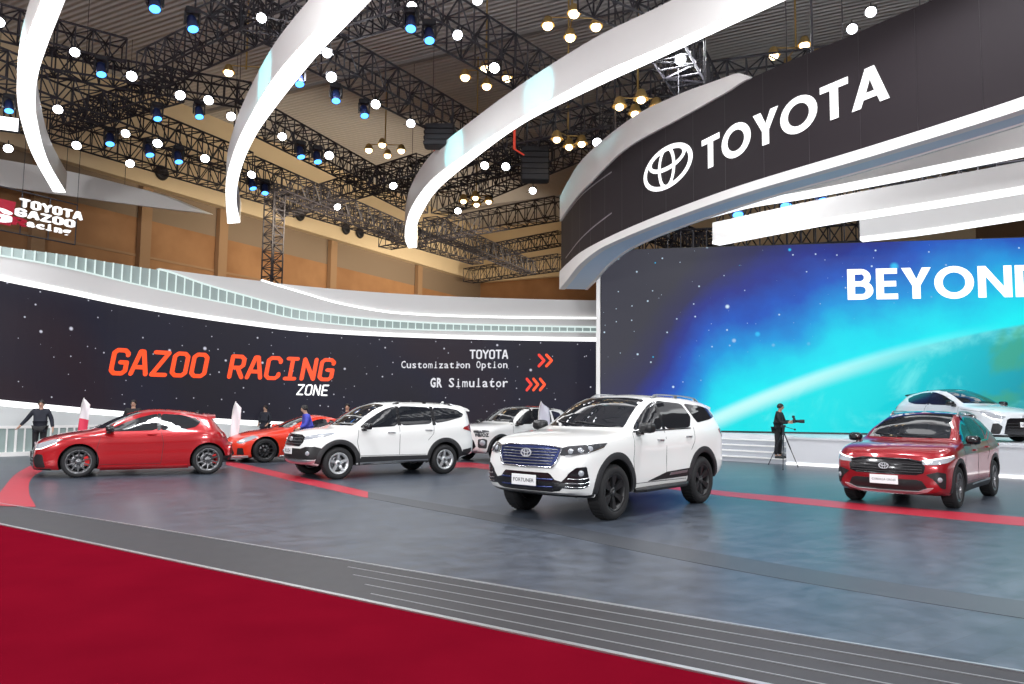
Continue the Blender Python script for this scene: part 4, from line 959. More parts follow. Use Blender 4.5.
# painted floor bands
def band_on_floor(name, pix, wpx, m_, label, z=.003):
    """curved band through pixels given as (x, y_far, y_near)"""
    far = catmull([atz(x, a, 0) for x, a, b_ in pix], 8); near = catmull([atz(x, b_, 0) for x, a, b_ in pix], 8); b = MB()
    up = V((0, 0, z)); b.sweep([[p+up, q+up, q-up*.2, p-up*.2] for p, q in zip(far, near)], 0); return tag(b.build(name, m_), label, 'floor stripe')
band_on_floor('floor_stripe', [(226, 460, 465), (270, 470, 475.5), (310, 479, 485), (345, 486.5, 493), (368, 492, 498)], 0, 'stripe_red', 'red curved floor stripe running under the white compact SUV')
band_on_floor('floor_stripe', [(368, 492, 498), (420, 501, 508), (480, 511, 519), (560, 525, 535), (640, 540, 552), (760, 561, 575), (900, 584, 599), (1060, 606, 624), (1260, 631, 652), (1500, 658, 684)], 0, 'stripe_gray', 'dark grey curved floor band crossing the open floor')
band_on_floor('floor_stripe', [(640, 481, 485), (712, 490, 494.5), (800, 498, 504), (900, 507, 514), (1024, 517.5, 526), (1180, 529, 539), (1400, 543, 555)], 0, 'stripe_red', 'red floor stripe running in front of the crimson crossover')
band_on_floor('floor_stripe', [(430, 463, 468), (470, 462.5, 467.5), (488, 464.5, 469.5), (520, 467, 472)], 0, 'stripe_red', 'short red floor stripe between the two white SUVs')
b = MB(); L_ = catmull([atz(-8, 505.5, 0), atz(2, 490, 0), atz(16, 474, 0), atz(34, 464, 0)], 8); R_ = catmull([atz(36, 507, 0), atz(29, 492, 0), atz(33, 477, 0), atz(55, 464, 0)], 8)
b.sweep([[p+V((0, 0, .003)), q+V((0, 0, .003)), q-V((0, 0, .001)), p-V((0, 0, .001))] for p, q in zip(L_, R_)], 0); tag(b.build('floor_stripe', 'stripe_red'), 'wide red floor patch beside the nose of the red hatchback', 'floor stripe')

# ------------------------------------------------------------------ hall shell
U_ = V((.472, .882, 0)); W_ = V((.882, -.472, 0)); WL = V((-15.8, 45, 0))
def wallp(t, z=0, off=0): p = WL+U_*t+W_*off; return V((p.x, p.y, z))
m = mat('brown_panel', sl((188, 132, 84)), .7); n, L, bs = NT(m)
tc = n.new('ShaderNodeTexCoord'); nz = n.new('ShaderNodeTexNoise'); nz.inputs['Scale'].default_value = .5; nz.inputs['Detail'].default_value = 3; L.new(tc.outputs['Object'], nz.inputs['Vector'])
cr = n.new('ShaderNodeValToRGB'); cr.color_ramp.elements[0].position = .35; cr.color_ramp.elements[0].color = (*sl((146, 104, 68)), 1); cr.color_ramp.elements[1].position = .7; cr.color_ramp.elements[1].color = (*sl((168, 124, 84)), 1)
L.new(nz.outputs['Fac'], cr.inputs[0]); L.new(cr.outputs[0], bs.inputs['Base Color'])
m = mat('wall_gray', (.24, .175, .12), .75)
TC = 27.3                                                       # corner with the rear wall
TOP = 17.6
b = MB(); b.sweep([[wallp(t, -.1, 0), wallp(t, 11.0, 0), wallp(t, 11.0, -.4), wallp(t, -.1, -.4)] for t in (-45, TC+.4)], 0)
tag(b.build('wall_left', 'brown_panel'), 'brown panelled side wall of the hall', 'wall', kind='structure')
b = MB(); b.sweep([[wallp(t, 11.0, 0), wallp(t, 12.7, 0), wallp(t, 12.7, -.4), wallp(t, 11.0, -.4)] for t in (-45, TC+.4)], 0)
tag(b.build('trim_2', 'wall_gray'), 'painted grey shade band under the cream beam of the side wall', 'painted shade', kind='structure')  # shade below the beam, painted as a grey-brown strip
b = MB(); b.sweep([[wallp(t, 12.7, .5), wallp(t, TOP, .5), wallp(t, TOP, -.4), wallp(t, 12.7, -.4)] for t in (-45, TC+.4)], 0)
tag(b.build('trim_3', 'cream'), 'cream upper beam along the side wall', 'beam', kind='structure')
def backp(t, z, off=0): p = WL+U_*(TC-off)+W_*t; return V((p.x, p.y, z))
b = MB(); b.sweep([[backp(t, -.1), backp(t, 12.7), backp(t, 12.7, -.4), backp(t, -.1, -.4)] for t in (0, 70)], 0); tag(b.build('wall_back', 'brown_panel'), 'brown rear wall of the hall', 'wall', kind='structure')
b = MB(); b.sweep([[backp(t, 12.7, .5), backp(t, TOP, .5), backp(t, TOP, -.4), backp(t, 12.7, -.4)] for t in (0, 70)], 0); tag(b.build('trim_4', 'cream'), 'cream upper beam along the rear wall', 'beam', kind='structure')
for i, px in enumerate((-30, 26, 135, 214, 327, 415)):
    a = (px-512)/770; t = (a*45+15.8)/(.472-.882*a); p = wallp(t, 0, .2); b = MB(); b.box((p.x, p.y, 6.3), (.6, .3, 12.6), ax=(U_, W_, V((0, 0, 1))))
    tag(b.build('pilaster', 'pilaster'), kind='structure')
for i, z in enumerate((6.2, 9.0)):
    b = MB(); b.sweep([[wallp(t, z, .06), wallp(t, z+.12, .06), wallp(t, z+.12, -.02), wallp(t, z, -.02)] for t in (-45, TC)], 0); tag(b.build('trim_%d' % (5+i), 'pilaster'), kind='structure')
# ceiling with corrugated sheeting
m = mat('ceiling_sheet', (.5, .48, .46), .8); n, L, bs = NT(m)
tc = n.new('ShaderNodeTexCoord'); mp = n.new('ShaderNodeMapping'); mp.inputs['Rotation'].default_value = (0, 0, math.atan2(W_.y, W_.x)); mp.vector_type = 'TEXTURE'; L.new(tc.outputs['Object'], mp.inputs['Vector'])
wv = n.new('ShaderNodeTexWave'); wv.bands_direction = 'Y'; wv.inputs['Scale'].default_value = 1.1; wv.inputs['Distortion'].default_value = 0; L.new(mp.outputs[0], wv.inputs['Vector'])
cr = n.new('ShaderNodeValToRGB'); cr.color_ramp.elements[0].color = (.55, .53, .52, 1); cr.color_ramp.elements[1].color = (.68, .655, .64, 1); L.new(wv.outputs['Fac'], cr.inputs[0]); L.new(cr.outputs[0], bs.inputs['Base Color'])
bp = n.new('ShaderNodeBump'); bp.inputs['Strength'].default_value = .5; bp.inputs['Distance'].default_value = .1; L.new(wv.outputs['Fac'], bp.inputs['Height']); L.new(bp.outputs[0], bs.inputs['Normal'])
b = MB(); b.box((0, 38, TOP+.15), (130, 110, .3)); tag(b.build('ceiling', 'ceiling_sheet'), 'grey corrugated hall ceiling', 'ceiling', kind='structure')
for i, t in enumerate((-16, -4, 8, 20)):
    b = MB(); p, q = wallp(t, TOP-.35, 0), wallp(t, TOP-.35, 60); d = W_; b.sweep([[x+U_*.12+V((0, 0, .35)), x+U_*.12+V((0, 0, .2)), x-U_*.12+V((0, 0, .2)), x-U_*.12+V((0, 0, .35))] for x in (p, q)], 0)
    tag(b.build('trim_%d' % (8+i), 'purlin'), 'steel purlin across the hall ceiling', 'purlin', kind='structure')
b = MB(); b.box((31, 40, 8.7), (.4, 90, 17.8)); tag(b.build('wall_right', 'wall_gray'), kind='structure')

# ------------------------------------------------------------------ curved display wall on the left
WP = [(-23.5, 15.6), (-19.6, 18.6), (-15.2, 22.8), (-13.1, 25.6), (-10.4, 28.0), (-7.35, 29.6), (-3.6, 30.3), (0.4, 30.2), (3.9, 29.75)]
WC = [V((p.x, p.y, 0)) for p in catmull([(x, y, 0) for x, y in WP], 12)]
WS = [0.]
for a, b_ in zip(WC, WC[1:]): WS.append(WS[-1]+(b_-a).length)
WX = [512+770*p.x/p.y for p in WC]
def wat(u):
    u = min(max(u, 0), WS[-1]-1e-6); i = max(k for k in range(len(WS)-1) if WS[k] <= u); t = (u-WS[i])/(WS[i+1]-WS[i]); p = WC[i].lerp(WC[i+1], t)
    d0 = (WC[min(i+2, len(WC)-1)]-WC[max(i-1, 0)]).normalized()
    return p, V((d0.y, -d0.x, 0)).normalized()                    # point and normal towards the floor
def upx(px):
    lo, hi = 0, WS[-1]
    for _ in range(40):
        md = (lo+hi)/2; p, n_ = wat(md)
        if 512+770*p.x/p.y < px: lo = md
        else: hi = md
    return lo
def zpx(u, py, off=0.):
    """height on the wall surface at arc length u seen at picture row py"""
    p, n_ = wat(u); p = p+n_*off; d = ray(512+770*p.x/p.y, py); px = pxof((p.x, p.y, 3))[0]; d = ray(px, py); t = math.hypot(p.x, p.y)/math.hypot(d.x, d.y); return CAM.z+d.z*t
zb_f = pchip([(upx(-160), 2.05), (upx(0), zpx(upx(0), 401)), (upx(118), zpx(upx(118), 412)), (upx(265), zpx(upx(265), 422)), (upx(400), zpx(upx(400), 427)), (upx(595), zpx(upx(595), 430))])
SH = 3.55
zt_f = pchip([(upx(-160), 5.9), (upx(0), zpx(upx(0), 281)), (upx(75), zpx(upx(75), 296)), (upx(150), zpx(upx(150), 310.5)), (upx(240), zpx(upx(240), 324)), (upx(300), zpx(upx(300), 331)), (upx(440), zpx(upx(440), 338)), (upx(595), zpx(upx(595), 341))])
# starfield on the display
def star_nodes(n, L, vec, scale, size, dens, seed):
    mp = n.new('ShaderNodeMapping'); mp.inputs['Location'].default_value = (seed, seed*1.7, 0); L.new(vec, mp.inputs['Vector'])
    vo = n.new('ShaderNodeTexVoronoi'); vo.voronoi_dimensions = '2D'; vo.inputs['Scale'].default_value = scale; L.new(mp.outputs[0], vo.inputs['Vector'])
    sp = n.new('ShaderNodeSeparateColor'); L.new(vo.outputs['Color'], sp.inputs[0])
    sz = n.new('ShaderNodeMath'); sz.operation = 'MULTIPLY'; sz.inputs[1].default_value = size*scale; L.new(sp.outputs[1], sz.inputs[0])
    dv = n.new('ShaderNodeMath'); dv.operation = 'DIVIDE'; L.new(vo.outputs['Distance'], dv.inputs[0]); L.new(sz.outputs[0], dv.inputs[1])
    mr = n.new('ShaderNodeMapRange'); mr.interpolation_type = 'SMOOTHSTEP'; mr.inputs['From Min'].default_value = 1.; mr.inputs['From Max'].default_value = .25; L.new(dv.outputs[0], mr.inputs['Value'])
    gt = n.new('ShaderNodeMath'); gt.operation = 'LESS_THAN'; gt.inputs[1].default_value = dens; L.new(sp.outputs[0], gt.inputs[0])
    ml = n.new('ShaderNodeMath'); ml.operation = 'MULTIPLY'; L.new(mr.outputs[0], ml.inputs[0]); L.new(gt.outputs[0], ml.inputs[1])
    return ml.outputs[0]
def uvmesh(name, rows, uvs, mats_):
    """grid with a UV map in metres"""
    n_ = len(rows[0]); me = bpy.data.meshes.new(name); me.from_pydata([tuple(p) for r in rows for p in r], [], [(j*n_+i, j*n_+i+1, (j+1)*n_+i+1, (j+1)*n_+i) for j in range(len(rows)-1) for i in range(n_-1)])
    flat = [t for r in uvs for t in r]; ul = me.uv_layers.new(name='UVMap')
    for lp in me.loops: ul.data[lp.index].uv = flat[lp.vertex_index]
    me.materials.append(M[mats_]); me.update(); o = bpy.data.objects.new(name, me); C.objects.link(o); return o
m = mat('star_screen', (.008, .008, .010), .5, spec=.2); n, L, bs = NT(m); bs.inputs['Emission Strength'].default_value = 1
tc = n.new('ShaderNodeTexCoord'); nz = n.new('ShaderNodeTexNoise'); nz.inputs['Scale'].default_value = .13; nz.inputs['Detail'].default_value = 2; L.new(tc.outputs['UV'], nz.inputs['Vector'])
cr = n.new('ShaderNodeValToRGB'); e = cr.color_ramp.elements; e[0].position = .38; e[0].color = (*sl((24, 21, 30)), 1); e[1].position = .62; e[1].color = (*sl((34, 20, 29)), 1); q = e.new(.5); q.color = (*sl((22, 21, 38)), 1); L.new(nz.outputs['Fac'], cr.inputs[0])
s1 = star_nodes(n, L, tc.outputs['UV'], .9, .085, .7, 3.1); s2 = star_nodes(n, L, tc.outputs['UV'], 2.2, .04, .5, 11.3)
ad = n.new('ShaderNodeMath'); ad.operation = 'ADD'; ad.use_clamp = True; L.new(s1, ad.inputs[0]); L.new(s2, ad.inputs[1])
mx = n.new('ShaderNodeMix'); mx.data_type = 'RGBA'; L.new(ad.outputs[0], mx.inputs[0]); L.new(cr.outputs[0], mx.inputs[6]); mx.inputs[7].default_value = (.62, .62, .72, 1); L.new(mx.outputs[2], bs.inputs['Emission Color'])

wr = root_at('display_wall', tuple(wat(upx(250))[0]), 'long curved wall with a starry display reading GAZOO RACING ZONE behind the cars', 'display wall')
N = 110
US = [WS[-1]*i/N for i in range(N+1)]
def wv(u, z, off=0.): p, n_ = wat(u); return V((p.x+n_.x*off, p.y+n_.y*off, z))
rows = []; uvs = []
for k in range(7):
    rows.append([wv(u, lerp(zb_f(u), zt_f(u), k/6), .12) for u in US]); uvs.append([(u, SH*k/6) for u in US])
part(wr, uvmesh('display_panel', rows, uvs, 'star_screen'))
def wall_sweep(name, zlo, zhi, off, th, m_, u0=0, u1=None, n_=N):
    u1 = WS[-1] if u1 is None else u1; b = MB(); secs = []
    for i in range(n_+1):
        u = lerp(u0, u1, i/n_); a, c_ = zlo(u), zhi(u); f = off(u) if callable(off) else off
        secs.append([wv(u, a, f), wv(u, max(c_, a+.002), f), wv(u, max(c_, a+.002), f-th), wv(u, a, f-th)])
    b.sweep(secs, 0, smooth=True); o = b.build(name, m_)
    try: o.data.set_sharp_from_angle(angle=math.radians(40))
    except Exception: pass
    return part(wr, o)
wall_sweep('wall_backing', lambda u: 0, lambda u: zt_f(u)+.0, .10, .5, 'fascia_gray')
wall_sweep('plinth', lambda u: 0, lambda u: zb_f(u)-.14, .16, .06, 'plinth')
wall_sweep('lower_light_strip', lambda u: zb_f(u)-.14, lambda u: zb_f(u)+.04, .20, .12, 'edge_light')
wall_sweep('upper_light_strip', lambda u: zt_f(u)-.03, lambda u: zt_f(u)+.10, .34, .24, 'edge_light')
# stacked ribbons above the display; rows given as (column, picture row)
def rowf(tab, off): 
    T = [(upx(x), zpx(upx(x), y, off)) for x, y in tab]; return pchip(T)
f_mid = rowf([(-160, 232), (0, 257.5), (60, 269), (150, 289.5), (240, 307.5), (300, 320.5), (400, 329.5), (595, 332.5)], .3)      # glass foot
f_sweep = rowf([(-160, 215), (0, 247), (60, 255), (150, 269.5), (200, 285), (240, 296), (300, 311), (400, 322), (595, 328)], .2)       # glass head
f_top = rowf([(-160, 205), (0, 240), (150, 268), (258, 281.5), (300, 286), (400, 294), (595, 300.5)], 0)
f_line = rowf([(258, 281.5), (300, 294), (340, 305), (400, 314.5), (480, 318), (595, 319.5)], .05)
wall_sweep('lower_fascia', lambda u: zt_f(u)+.10, lambda u: f_mid(u), .30, .3, 'fascia_wall')
wall_sweep('glass_foot_strip', lambda u: f_mid(u), lambda u: f_mid(u)+.05, .32, .2, 'rib_light')
wall_sweep('ribbed_glass', lambda u: f_mid(u)+.05, lambda u: f_sweep(u), .20, .06, 'rail_glass')
us = upx(152); ue = WS[-1]
wall_sweep('glass_head_strip', lambda u: f_sweep(u), lambda u: f_sweep(u)+.06, .24, .2, 'rib_light', us, ue)
ul0 = upx(258)
wall_sweep('upper_fascia', lambda u: f_sweep(u)+.06, lambda u: (f_top(u) if u < ul0 else min(f_top(u), f_line(u))), .16, .25, 'fascia_wall', us, ue)
wall_sweep('sweep_light_strip', lambda u: f_line(u), lambda u: f_line(u)+.08, .14, .2, 'edge_light', ul0, ue)
wall_sweep('crown_fascia', lambda u: f_line(u)+.08, lambda u: max(f_top(u), f_line(u)+.09), .04, .25, 'fascia_wall', ul0, ue)
b = MB(); u = 0; k = 0
while u < WS[-1]-.3:
    a, c_ = f_mid(u)+.05, f_sweep(u)
    if c_-a > .06: b.sweep([[wv(u-.018, z, .20), wv(u+.018, z, .20), wv(u+.018, z, .24), wv(u-.018, z, .24)] for z in (a, c_)], 0)
    u += .30
o = part(wr, b.build('glass_rib', 'rib_light')); o['kind'] = 'stuff'
# writing
def wl(u0, z0, sx, sz, off=.14): return lambda a, b_: wv(u0+a*sx, z0+b_*sz, off)
def put(txt2, px0, px1, lo, hi, name, m_):
    """lo, hi: picture rows of the base line and the cap line, (left, right)"""
    tris, w = txt2; u0, u1 = upx(px0), upx(px1)
    lo = lo if isinstance(lo, tuple) else (lo, lo); hi = hi if isinstance(hi, tuple) else (hi, hi)
    a_, b2 = zpx(u0, lo[0], .14), zpx(u1, lo[1], .14); c_, d_ = zpx(u0, hi[0], .14), zpx(u1, hi[1], .14)
    def fn(a, b_):
        t_ = a/w; return wv(u0+(u1-u0)*t_, lerp(lerp(a_, b2, t_), lerp(c_, d_, t_), b_), .14)
    o = letters(tris, fn, name, m_, None); return part(wr, o)
put(tech_text('GAZOO RACING', .185, .80, .14), 108, 332, (373, 379.5), (349.5, 360), 'racing_lettering', 'letter_orange')
put(tech_text('ZONE', .155, .80, .16), 297, 328, (394.3, 395.3), (384.8, 385.5), 'zone_lettering', 'letter_white')
put(tech_text('TOYOTA', .19, .80), 470.5, 508, 358.2, 350.4, 'heading_lettering', 'letter_grey')
put(mono_text('Customization Option', .01), 401, 508.5, 368, 357.8, 'option_lettering', 'letter_grey')
put(mono_text('GR', .035), 430.5, 443.5, 387, 374.2, 'simulator_lettering', 'letter_grey')
put(mono_text('Simulator', .012), 449, 509.5, 387, 374.2, 'simulator_lettering', 'letter_grey')
for n0, x0, x1, y0, y1 in ((2, 539.5, 554.5, 366, 355), (3, 527.5, 547.5, 390, 379)):
    for k in range(n0):
        w = (x1-x0)/(n0+.0); put((stroke2([(0, 0), (.5, .5), (0, 1)], .26), .62), x0+w*k, x0+w*k+w*.85, y0, y1, 'arrow', 'letter_red' if k == 0 else 'letter_orange')

# low glazed railing at the wall foot, left end
rl = root_at('glass_railing', tuple(wv(upx(0), 0, .6)), 'low pale glass railing with white posts at the foot of the curved wall', 'railing')
u0, u1 = upx(-130), upx(96); K = 26
b = MB(); b.sweep([[wv(lerp(u0, u1, i/40), z, o_) for z, o_ in ((.80, .56), (.80, .64), (.88, .64), (.88, .56))] for i in range(41)], 0); part(rl, b.build('top_rail', 'fascia'))
b = MB(); b.sweep([[wv(lerp(u0, u1, i/40), z, o_) for z, o_ in ((.0, .52), (.0, .70), (.12, .70), (.12, .52))] for i in range(41)], 0); part(rl, b.build('bottom_rail', 'fascia'))
b = MB(); b.sweep([[wv(lerp(u0, u1, i/40), z, o_) for z, o_ in ((.12, .59), (.12, .605), (.80, .605), (.80, .59))] for i in range(41)], 0); part(rl, b.build('glass_panel', 'rail_glass'))
for i in range(K+1):
    u = lerp(u0, u1, i/K); b = MB(); b.sweep([[wv(u-.02, z, .56), wv(u+.02, z, .56), wv(u+.02, z, .64), wv(u-.02, z, .64)] for z in (.12, .80)], 0); part(rl, b.build('post', 'fascia'))

# ------------------------------------------------------------------ stage, steps and the big screen on the right
E0, E1 = atz(786, 464.5, 0), atz(1024, 479, 0); de = (E1-E0).normalized(); Eb = E0+de*16; ne = V((-de.y, de.x, 0)); Ea = E0-de*4.6
S0 = V((3.16, 27.27, 0)); S1 = V((16.2, 24.5, 0)); ds = (S1-S0).normalized(); ns = V((ds.y, -ds.x, 0))
st = root_at('stage', (E0.x, E0.y, 0), 'low white stage platform with a light line along its foot under the large screen', 'stage')
SZ = .8; dp = 1.5
Q = [E0, Eb, Eb+ne*4.0, V(S0+ds*20-ns*.0), V(S0-ds*.0), V(Ea+ne*dp), V(E0+ne*dp)]
b = MB(); b.prism(Q, (0, 0, SZ-.06), (0, 0, SZ)); part(st, b.build('deck', 'stage_white'))
b = MB()
b.prism([E0+ne*.03, Eb+ne*.03, Eb+ne*.2, E0+ne*.2], (0, 0, .07), (0, 0, SZ-.061)); part(st, b.build('front_panel', 'stage_white'))
b = MB(); b.prism([E0, Eb, Eb+ne*.06, E0+ne*.06], (0, 0, .0), (0, 0, .07)); part(st, b.build('light_strip', 'edge_light'))
b = MB(); b.prism([E0+ne*.2, E0+ne*dp, E0+ne*dp+de*.06, E0+ne*.2+de*.06], (0, 0, 0), (0, 0, SZ-.061)); part(st, b.build('side_panel', 'stage_white'))
b = MB(); b.prism([Ea+ne*dp, E0+ne*dp, E0+ne*(dp+.06), Ea+ne*(dp+.06)], (0, 0, 0), (0, 0, SZ-.061)); part(st, b.build('rear_panel', 'stage_white'))
sp_ = root_at('stage_steps', tuple(Ea+(E0-Ea)*.5), 'four white steps leading up to the stage left of the photographer', 'steps')
for k in range(4):
    z1 = .16*(k+1); y0 = .36*k; b = MB(); A_, B_ = Ea+ne*y0, E0-de*.01+ne*y0
    b.prism([A_, B_, E0-de*.01+ne*(dp-.02), Ea+ne*(dp-.02)], (0, 0, z1-.159), (0, 0, z1-.03)); o = part(sp_, b.build('step', 'step_gray'))
    b = MB(); b.prism([A_-ne*.025, B_-ne*.025, E0-de*.01+ne*(dp-.02), Ea+ne*(dp-.02)], (0, 0, z1-.03), (0, 0, z1)); q = part(sp_, b.build('tread', 'fascia'))
# screen plane
SW = 22.; SB, ST = .86, 7.2
def spt(u, z, off=0): return V((S0.x+ds.x*u+ns.x*off, S0.y+ds.y*u+ns.y*off, z))
def suv(px, py):
    d = ray(px, py); o_ = CAM; t = (S0-o_).dot(ns)/d.dot(ns); p = o_+d*t; return (p-S0).dot(ds), p.z
m = mat('planet_screen', (.008, .008, .010), .5, spec=.2); n, L, bs = NT(m); bs.inputs['Emission Strength'].default_value = 1.0
tc = n.new('ShaderNodeTexCoord'); sx = n.new('ShaderNodeSeparateXYZ'); L.new(tc.outputs['UV'], sx.inputs[0])
def mth(op, a, b_=None, c_=None, clamp=False):
    q = n.new('ShaderNodeMath'); q.operation = op; q.use_clamp = clamp
    for i, v in enumerate((a, b_, c_)):
        if v is None: continue
        if isinstance(v, (int, float)): q.inputs[i].default_value = v
        else: L.new(v, q.inputs[i])
    return q.outputs[0]
def noise(scale, detail=4, rough=.55, dist=0.):
    z = n.new('ShaderNodeTexNoise'); z.inputs['Scale'].default_value = scale; z.inputs['Detail'].default_value = detail; z.inputs['Roughness'].default_value = rough; z.inputs['Distortion'].default_value = dist; L.new(tc.outputs['UV'], z.inputs['Vector']); return z.outputs['Fac']
def ramp(f_, stops):
    r = n.new('ShaderNodeValToRGB'); e = r.color_ramp.elements; e[0].position, e[0].color = stops[0][0], (*sl(stops[0][1]), 1); e[1].position, e[1].color = stops[-1][0], (*sl(stops[-1][1]), 1)
    for p_, c_ in stops[1:-1]: q = e.new(p_); q.color = (*sl(c_), 1)
    L.new(f_, r.inputs[0]); return r.outputs[0]
def mix(f_, a, b_, bt='MIX'):
    q = n.new('ShaderNodeMix'); q.data_type = 'RGBA'; q.blend_type = bt
    for i, v in ((0, f_), (6, a), (7, b_)):
        if isinstance(v, (int, float)): q.inputs[i].default_value = v
        elif isinstance(v, tuple): q.inputs[i].default_value = (*v, 1)
        else: L.new(v, q.inputs[i])
    return q.outputs[2]
def sstep(v, a, b_):
    q = n.new('ShaderNodeMapRange'); q.interpolation_type = 'SMOOTHSTEP'; q.inputs['From Min'].default_value = a; q.inputs['From Max'].default_value = b_; L.new(v, q.inputs['Value']); return q.outputs[0]
(a1, c1), (a2, c2), (a3, c3) = suv(738, 408), suv(861, 363), suv(1000, 329)
D_ = 2*(a1*(c2-c3)+a2*(c3-c1)+a3*(c1-c2)); q1, q2, q3 = a1*a1+c1*c1, a2*a2+c2*c2, a3*a3+c3*c3
ux = (q1*(c2-c3)+q2*(c3-c1)+q3*(c1-c2))/D_; uy = (q1*(a3-a2)+q2*(a1-a3)+q3*(a2-a1))/D_; rad = math.hypot(a1-ux, c1-uy)
dist = mth('SUBTRACT', mth('SQRT', mth('ADD', mth('POWER', mth('SUBTRACT', sx.outputs[0], ux), 2.), mth('POWER', mth('SUBTRACT', sx.outputs[1], uy), 2.))), rad)
wob = mth('MULTIPLY', mth('SUBTRACT', noise(.35, 5), .5), 2.4)
left = mth('MULTIPLY', mth('SUBTRACT', 1., sstep(sx.outputs[0], .2, 4.6)), 2.8)
t = mth('DIVIDE', mth('ADD', mth('ADD', dist, wob), left), 6.2, clamp=True)
sky_c = ramp(t, [(0, (0, 238, 246)), (.14, (0, 214, 238)), (.30, (10, 150, 222)), (.46, (26, 86, 190)), (.60, (36, 50, 140)), (.76, (48, 48, 84)), (1, (56, 56, 66))])
cl = noise(.55, 7, .6, .6)
land = ramp(sstep(mth('ADD', sx.outputs[0], mth('MULTIPLY', sx.outputs[1], -.6)), 6.0, 14.), [(0, (0, 226, 232)), (.45, (0, 190, 206)), (.8, (10, 158, 176)), (1, (40, 140, 140))])
pl = mix(mth('MULTIPLY', sstep(cl, .5, .72), .55), land, sl((130, 245, 245)))
pl = mix(mth('MULTIPLY', sstep(noise(.42, 4, .5, .3), .52, .62), mth('MULTIPLY', sstep(sx.outputs[0], 10.2, 12.2), .6)), pl, sl((70, 165, 110)))
ins = sstep(dist, .06, -.06)
col = mix(ins, sky_c, pl)
rim = mth('MULTIPLY', mth('MULTIPLY', sstep(dist, -.5, -.02), sstep(dist, .3, .0)), sstep(sx.outputs[0], 13.5, 5.))
col = mix(mth('MULTIPLY', rim, .85), col, sl((205, 255, 252)))
stf = mth('ADD', star_nodes(n, L, tc.outputs['UV'], .85, .11, .6, 5.2), star_nodes(n, L, tc.outputs['UV'], 1.9, .045, .55, 17.9), clamp=True)
stf = mth('MULTIPLY', stf, mth('MULTIPLY', sstep(t, .16, .5), 1.))
col = mix(stf, col, (.62, .80, .95))
bst = mth('MULTIPLY', star_nodes(n, L, tc.outputs['UV'], .6, .18, .5, 23.7), sstep(t, .14, .4)); col = mix(bst, col, sl((40, 190, 245)))
L.new(col, bs.inputs['Emission Color'])
sr = root_at('stage_screen', tuple(spt(6, SZ)), 'huge bright screen showing a blue planet from space and the word BEYOND', 'screen')
NU, NV = 40, 14
rows = [[spt(SW*i/NU, lerp(SB, ST, k/NV), .03) for i in range(NU+1)] for k in range(NV+1)]; uvs = [[(SW*i/NU, lerp(SB, ST, k/NV)) for i in range(NU+1)] for k in range(NV+1)]
part(sr, uvmesh('screen_panel', rows, uvs, 'planet_screen'))
b = MB(); b.sweep([[spt(u, SZ, .0), spt(u, ST+.03, .0), spt(u, ST+.03, -.5), spt(u, SZ, -.5)] for u in (-.02, SW)], 0); part(sr, b.build('cabinet', 'black_plastic'))
b = MB(); b.sweep([[spt(u, SZ, .06), spt(u, SB, .06), spt(u, SB, .0), spt(u, SZ, .0)] for u in (-.02, SW)], 0); part(sr, b.build('lower_trim', 'black_plastic'))
b = MB(); b.sweep([[spt(u, 0, .08), spt(u, 7.6, .08), spt(u, 7.6, -.5), spt(u, 0, -.5)] for u in (-.16, -.02)], 0); part(sr, b.build('side_trim', 'fascia'))
tr, w = bold_text('BEYOND', .075); u0, z0 = suv(847.5, 300); _, z1 = suv(847.5, 269.5); u1, _ = suv(1015, 290)
sc_ = (u1-u0)/(w-.84)
part(sr, letters(tr, lambda a, b_: spt(u0+a*sc_, z0+b_*(z1-z0), .04), 'lettering', 'letter_white', None))

# ------------------------------------------------------------------ hanging arcs with glowing undersides
def resamp(P, n):
    P = [V(p) for p in P]; Ls = [0]
    for a, b_ in zip(P, P[1:]): Ls.append(Ls[-1]+(b_-a).length)
    out = []
    for i in range(n):
        s_ = Ls[-1]*i/(n-1); k = min(max(j for j in range(len(Ls)) if Ls[j] <= s_+1e-9), len(P)-2); out.append(P[k].lerp(P[k+1], (s_-Ls[k])/(Ls[k+1]-Ls[k])))
    return out
def arc_ribbon(outer, inner, z, h, label, ext=6., lit0=0):
    O = [atz(x, y, z) for x, y in outer]; I = [atz(x, y, z) for x, y in inner]
    O = [O[0]+(O[0]-O[1]).normalized()*ext]+O; I = [I[0]+(I[0]-I[1]).normalized()*ext]+I
    O = resamp(catmull(O, 8), 64); I = resamp(catmull(I, 8), 64)
    r = root_at('hanging_arc', tuple(O[40]), label, 'ceiling arc', 'curved white arcs hanging over the show floor')
    up = V((0, 0, 1)); b = MB()
    b.sweep([[p, p+up*h, q+up*h, q] for p, q in zip(O, I)], 0, smooth=True); f = b.build('fascia', 'fascia')
    try: f.data.set_sharp_from_angle(angle=math.radians(40))
    except Exception: pass
    part(r, f); b = MB(); k0 = lit0
    b.sweep([[p.lerp(q, .05)-up*.004, p.lerp(q, .05)-up*.03, p.lerp(q, .96)-up*.03, p.lerp(q, .96)-up*.004] for p, q in list(zip(O, I))[k0:]], 0); part(r, b.build('light_strip', 'strip_light'))
    for i in (14, 28, 42, 56):                               # suspension wires
        p = (O[i]+I[i])/2+up*h; b = MB(); b.tube(p-up*.05, V((p.x, p.y, TOP)), .012, 4); part(r, b.build('suspension_wire', 'truss'))
    return r
arc_ribbon([(39, 3), (25.5, 39.5), (18, 70), (16.5, 95), (21, 121.6), (32.5, 155), (52.6, 191)], [(61.5, 10), (50, 39), (39.5, 70), (36, 95), (37.7, 121.6), (48, 160), (66, 192)], 9.6, .75, 'leftmost of the three curved white ceiling arcs with a glowing underside', lit0=9)
